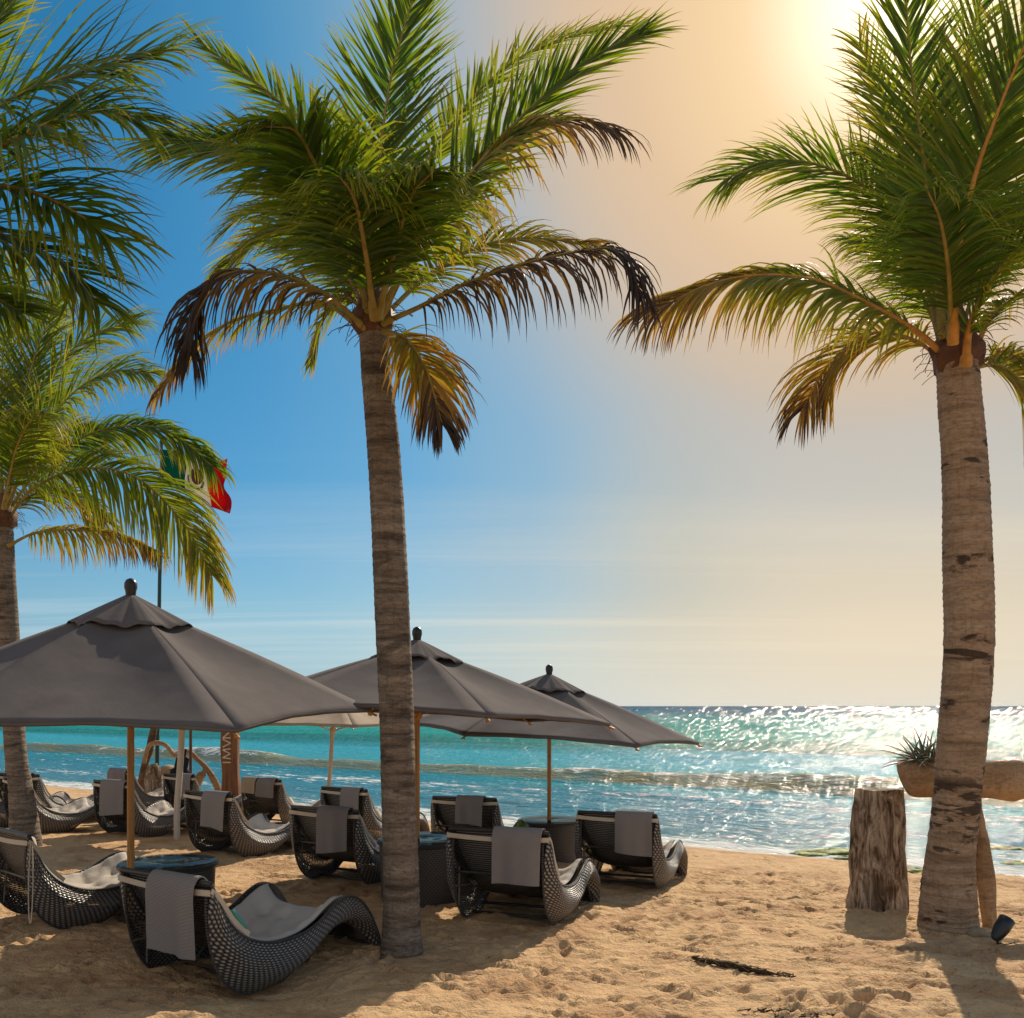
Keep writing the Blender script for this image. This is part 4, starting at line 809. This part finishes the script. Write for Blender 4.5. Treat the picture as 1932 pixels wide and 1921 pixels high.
for ch, v0, wd in (('I', 1438, 0), ('M', 1431, 18.5), ('V', 1409, 14.5), ('N', 1392, 13)):
    z0 = H-(v0-HV)/sc_-sb.z
    for pl in GL[ch]:
        mb = MB()
        for (a, b_), (c_, d_) in zip(pl[:-1], pl[1:]): mb.tube([(ws*.25-b_*lh, yf, z0+a*wd/sc_), (ws*.25-d_*lh, yf, z0+c_*wd/sc_)], .018, 6)
        mb.build('letter', M['letter'], sg_)

# ------------------------------------------------------------------ driftwood corner
def branch(name, label, cat, px, Y, rad, mat, jit=.12, group=None, seed=1, parts=None):
    o = random.Random(seed).random()*30; base = at(px[0][0], px[0][1], Y); root = base; P = [at(u, v, Y+(d[0] if d else 0))-base for u, v, *d in px]; K = crom(P, 8); m = len(K); rs = [q.x for q in crom([Vector((r_, 0, 0)) for r_ in rad], 8)]
    mb = MB(); mb.tube(K, rs, 12, jit=lambda i, a: 1+jit*math.sin(2*a+i*.2+o)+jit*.5*math.sin(5*a+i*.6+o)); ob = mb.build(name, M[mat], None); ob.location = base; tag(ob, label, cat, group); return ob
branch('driftwood_post', 'dark leaning driftwood post left of the driftwood arch', 'driftwood', [(266,1496),(268,1470),(274,1440),(283,1410),(290,1375),(297,1330)], 23.5, [.10,.10,.09,.085,.08,.06], 'dark_driftwood', seed=2)
a_ = branch('driftwood_arch', 'curved driftwood arch bending down to the lettered post', 'driftwood', [(272,1440,0),(280,1409),(297,1402),(314,1407),(328,1424),(343,1424),(356,1419),(372,1432),(388,1448),(402,1469),(411,1488),(419,1512)], 23.0, [.04,.05,.055,.055,.06,.06,.06,.06,.075,.075,.075,.08], 'driftwood', seed=3)
mb = MB(); kb = at(388, 1449, 23.0)-at(272, 1440, 23.0); mb.tube(crom([kb, kb+Vector((-.06, -.05, -.14)), kb+Vector((-.2, -.08, -.34)), kb+Vector((-.34, -.05, -.40))], 5), [.05]*5+[.10]*5+[.13]*5+[.05], 10, jit=lambda i, a: 1+.2*math.sin(3*a+i)); mb.build('fork', M['driftwood'], a_)
branch('driftwood_stump', 'light-patched driftwood stump at the foot of the flagpole', 'driftwood', [(292,1505),(290,1480),(291,1460),(287,1442)], 22.5, [.20,.18,.17,.15], 'stump', .2, seed=4)
branch('driftwood_log', 'brown driftwood log lying behind the loungers by the flagpole', 'driftwood', [(304,1462),(318,1458),(334,1466),(350,1470)], 24.5, [.16,.19,.19,.12], 'driftwood', .15, seed=5)
th = at(347, 1413, 21.6); mb = MB()
P = [Vector((0,0,0)), Vector((-.02,-.02,-.22)), Vector((-.06,-.04,-.5)), Vector((-.08,-.04,-.8)), Vector((-.08,0,-1.05))]; mb.tube(crom(P, 6), [.06]*6+[.15]*6+[.22]*6+[.26]*6+[.25], 16, jit=lambda i, a: 1+.10*math.sin(6*a+i*.2)+.05*math.sin(11*a)); ob = mb.build('dark_cloth', M['charcloth'], None); ob.location = th; tag(ob, 'dark cloth bundle hanging around the thin dark pole under the arch', 'cloth')
# small pedestal table in the driftwood corner
pb = gp(393, 1562); rt = empty('pedestal_table', pb, 'small dark pedestal table with a glossy round top, left of the lettered post', 'table'); hh = .60
mb = MB(); mb.tube([(0,0,hh-.02), (0,0,hh+.01)], .22, 26); mb.build('tabletop', M['glass'], rt); mb = MB(); mb.tube([(0,0,hh-.025), (0,0,hh-.06), (0,0,hh-.3), (0,0,.2), (0,0,0)], [.20,.17,.07,.05,.12], 20); mb.build('pedestal', M['frame'], rt)

# ------------------------------------------------------------------ stump, log planter, leaning post
def rough_post(name, label, cat, base, top, r0, r1, mat, sq=1.0, n=40, m=50, amp=.10, seed=1, flat=None):
    mb = MB(); rows = []; o = seed*3.7; d = top-base
    for i in range(m+1):
        f = i/m; c = d*f; r = r0+(r1-r0)*f**.8; row = []
        for k in range(n):
            a = 2*math.pi*k/n; q = r*(1+amp*math.sin(3*a+o)+amp*.6*math.sin(7*a+o+f*2)+float(fbm(math.cos(a)*3+o, math.sin(a)*3+f*3.0, seed, 4))*amp*3.2); row.append((c.x+q*math.cos(a), c.y+q*sq*math.sin(a), c.z))
        rows.append(row)
    mb.grid(rows, None, closed_u=True); mb.add([(d.x, d.y, d.z+.01)]+rows[-1], [(0, k+1, (k+1) % n+1) for k in range(n)]); ob = mb.build(name, M[mat], None); ob.location = base; return tag(ob, label, cat)
sb2 = gp(1674, 1722); sb2.y += .25; sb2.z -= .1; s2 = F/sb2.y
rough_post('tree_stump', 'tall weathered tree stump with grooved dark bark beside the right palm', 'stump', sb2, Vector((sb2.x, sb2.y, H-(1489-HV)/s2)), 53/s2, 38/s2, 'stump', .8, n=64, m=70, amp=.15, seed=2)
LY = 10.15; ls = F/LY; A_ = at(1704, 1466, LY); B_ = at(1940, 1466, LY+.1)
root = empty('log_planter', A_, 'hollowed pale log planter resting behind the right palm trunk', 'planter')
mb = MB(); rows = []; n = 30; D_ = B_-A_; hs = [(0, .15), (.02, .19), (.1, .205), (.3, .20), (.5, .20), (.7, .215), (.88, .235), (.97, .20), (1.0, .10)]
for f, q in hs:
    row = []
    for k in range(n):
        a = 2*math.pi*k/n; z = math.sin(a); x = math.cos(a); zz_ = min(z, .86); z3 = zz_*q*1.05*(1+.04*math.sin(4*a+f*7)); row.append((D_.x*f-(.05*z if f < .05 else 0), D_.y*f+x*q*.8, D_.z*f+z3-.0-.03*f))
    rows.append(row)
mb.grid(rows, None, closed_u=True, flip=True); mb.add(rows[0], [tuple(range(n))]); mb.add(rows[-1][::-1], [tuple(range(n))]); mb.build('log', M['driftwood'], root)
pl = at(1752, 1437, LY); pr = empty('spiky_plant', pl, 'spiky grey-green plant growing out of the log planter', 'plant'); rnd = random.Random(5); mb = MB()
for k in range(80):
    a = rnd.uniform(0, 6.28); e = rnd.uniform(.0, 1.25); L = rnd.uniform(.18, .48); d = Vector((math.cos(a)*math.cos(e)-.25, math.sin(a)*math.cos(e), math.sin(e))).normalized(); p = Vector((rnd.uniform(-.18, .14), rnd.uniform(-.05, .05), 0)); P = [p]
    for j in range(5): d = (d+Vector((0, 0, -.10))).normalized(); P.append(P[-1]+d*L/5)
    mb.tube(P, [.010, .011, .009, .007, .004, .001], 5)
mb.build('leaves', M['green_leaf'], pr)
q0 = gp(1866, 1752); branch('leaning_post', 'pale driftwood post leaning behind the right palm, holding up the log planter', 'post', [(1868,1764),(1863,1690),(1850,1610),(1842,1560),(1836,1500)], q0.y+.15, [.075,.085,.095,.085,.07], 'driftwood', .12, seed=8)
# spotlight
sp = gp(1886, 1782); rt = empty('garden_spotlight', sp, 'small black garden spotlight tilted in the sand beside the right palm', 'spotlight'); dr = Vector((-.55, -.25, -.62)).normalized(); c_ = Vector((.02, .02, .13))
mb = MB(); mb.tube([c_-dr*.13, c_-dr*.125, c_-dr*.02, c_+dr*.07, c_+dr*.11], [.055, .075, .072, .055, .035], 20); mb.build('housing', M['black'], rt); mb = MB(); mb.tube([(0,0,-.1), (-.02,0,.03), (-.03,0,.09)], .013, 8); mb.tube(crom([(-.03,0,.02), (.04,-.03,.01), (.12,-.02,.02), (.16,.03,.0)], 5), .006, 5); mb.build('stake', M['frame'], rt)
# stones and weed on the sand
def lump(name, label, cat, base, r, mat, sq=(1, 1, .6), amp=.25, seed=1, group=None, res=26):
    mb = MB(); rows = []
    for i in range(res//2+1):
        ph = math.pi*i/(res//2); row = []
        for k in range(res):
            a = 2*math.pi*k/res; q = r*(1+amp*2.2*float(fbm(math.cos(a)*2+seed*5+ph*1.3, math.sin(a)*2+ph*1.7, seed, 4))); row.append((q*sq[0]*math.sin(ph)*math.cos(a), q*sq[1]*math.sin(ph)*math.sin(a), q*sq[2]*math.cos(ph)))
        rows.append(row)
    mb.grid(rows, None, closed_u=True, flip=True); ob = mb.build(name, M[mat], None); ob.location = base; return tag(ob, label, cat, group)
lump('stone', 'pale rounded stone at the foot of the right palm', 'stone', gp(1838, 1762)+Vector((0, -.05, .02)), .10, 'rock', seed=3)
lump('stone', 'flat pale chip of stone under the leaning post', 'stone', gp(1862, 1765)+Vector((0, 0, .0)), .07, 'rock', (1.2, .8, .5), seed=4)
AG = 'green algae on rocks at the water edge'
for k, (u, v, r, sqx, lab) in enumerate([(1566,1609,.26,2.6,'long green algae patch on the water edge left of the stump'),(1532,1613,.16,2.0,'darker low algae tuft at the left tip of the long patch'),(1727,1643,.16,1.8,'bright algae clump between the stump and the right palm'),(1600,1620,.15,2.0,'bright yellow-green algae tuft touching the left side of the stump'),(1895,1602,.17,2.6,'dark weedy rock in the shallows right of the right palm'),(1925,1630,.14,2.0,'small algae rock at the right edge near the foam')]):
    b_ = gp(u, v); z = max(SEA, b_.z); Y_ = (H-z)*F/(v-HV); b_ = Vector(((u-CX)/F*Y_, Y_, z)); lump('algae_rock', lab, 'algae', b_, r, 'algae', (sqx, 1.1, .28), .5, 20+k, AG)
st = gp(1309, 1812); en = gp(1484, 1846); mb = MB(); rnd = random.Random(4); P = [Vector((0,0,0))+(en-st)*(i/14)+Vector((0, rnd.gauss(0, .012), .015)) for i in range(15)]
mb.tube(P, [.006+.022*math.sin(math.pi*min(1, i/14*.95+.1))*rnd.uniform(.6, 1.3) for i in range(15)], 7, jit=lambda i, a: 1+.3*math.sin(3*a+i*2.1))
for k in range(70):
    p = P[rnd.randrange(15)]+Vector((rnd.gauss(0, .03), rnd.gauss(0, .02), 0)); mb.tube([p, p+Vector((rnd.gauss(0, .03), rnd.gauss(0, .02), .02)), p+Vector((rnd.gauss(0, .05), rnd.gauss(0, .03), .0))], .004, 3)
ob = mb.build('seaweed_strand', M['weed'], None); ob.location = st; tag(ob, 'dark dried seaweed strand lying across the open sand', 'seaweed')
st = gp(1480, 1915); mb = MB()
for k in range(120):
    p = Vector((rnd.gauss(0, .10)+.02*k/10, rnd.gauss(0, .03), .005)); mb.tube([p, p+Vector((rnd.gauss(0, .03), rnd.gauss(0, .02), .02)), p+Vector((rnd.gauss(0, .05), rnd.gauss(0, .03), .0))], .005, 3)
ob = mb.build('seaweed_strand', M['weed'], None); ob.location = st; tag(ob, 'small heap of dried seaweed at the bottom edge of the sand', 'seaweed')
# mossy pot plant beside the far drum table
pt = gp(986, 1586); tY = 13.4; base = at(984, 1572, tY); lump('leafy_clump', 'mossy green clump sitting left of the far drum table', 'plant', base+Vector((0, 0, .05)), .11, 'algae', (1, 1, 1.15), .4, 41)
# bright shrub at the far left
sb3 = gp(-2, 1500); rt = empty('beach_shrub', sb3, 'bright green beach shrub peeking in at the left edge', 'shrub'); mb = MB(); rnd = random.Random(9)
for k in range(260):
    a = rnd.uniform(0, 6.28); e = rnd.uniform(.1, 1.5); rr = rnd.uniform(.1, .42); p = Vector((math.cos(a)*math.cos(e)*rr, math.sin(a)*math.cos(e)*rr, .10+math.sin(e)*rr*1.1)); d = Vector((math.cos(a), math.sin(a), rnd.uniform(-.2, .8))).normalized(); s_ = d.orthogonal().normalized()*.025; L = rnd.uniform(.08, .15)
    mb.add([p-s_*.3, p+d*L*.5-s_, p+d*L, p+d*L*.5+s_], [(0, 1, 2, 3)])
mb.build('foliage', M['bush'], rt, smooth=False); mb = MB(); [mb.tube([(0,0,-.05), (math.cos(a)*.12, math.sin(a)*.12, .22)], .010, 5) for a in (0, 1.3, 2.6, 3.9, 5.2)]; mb.build('stems', M['weed'], rt)
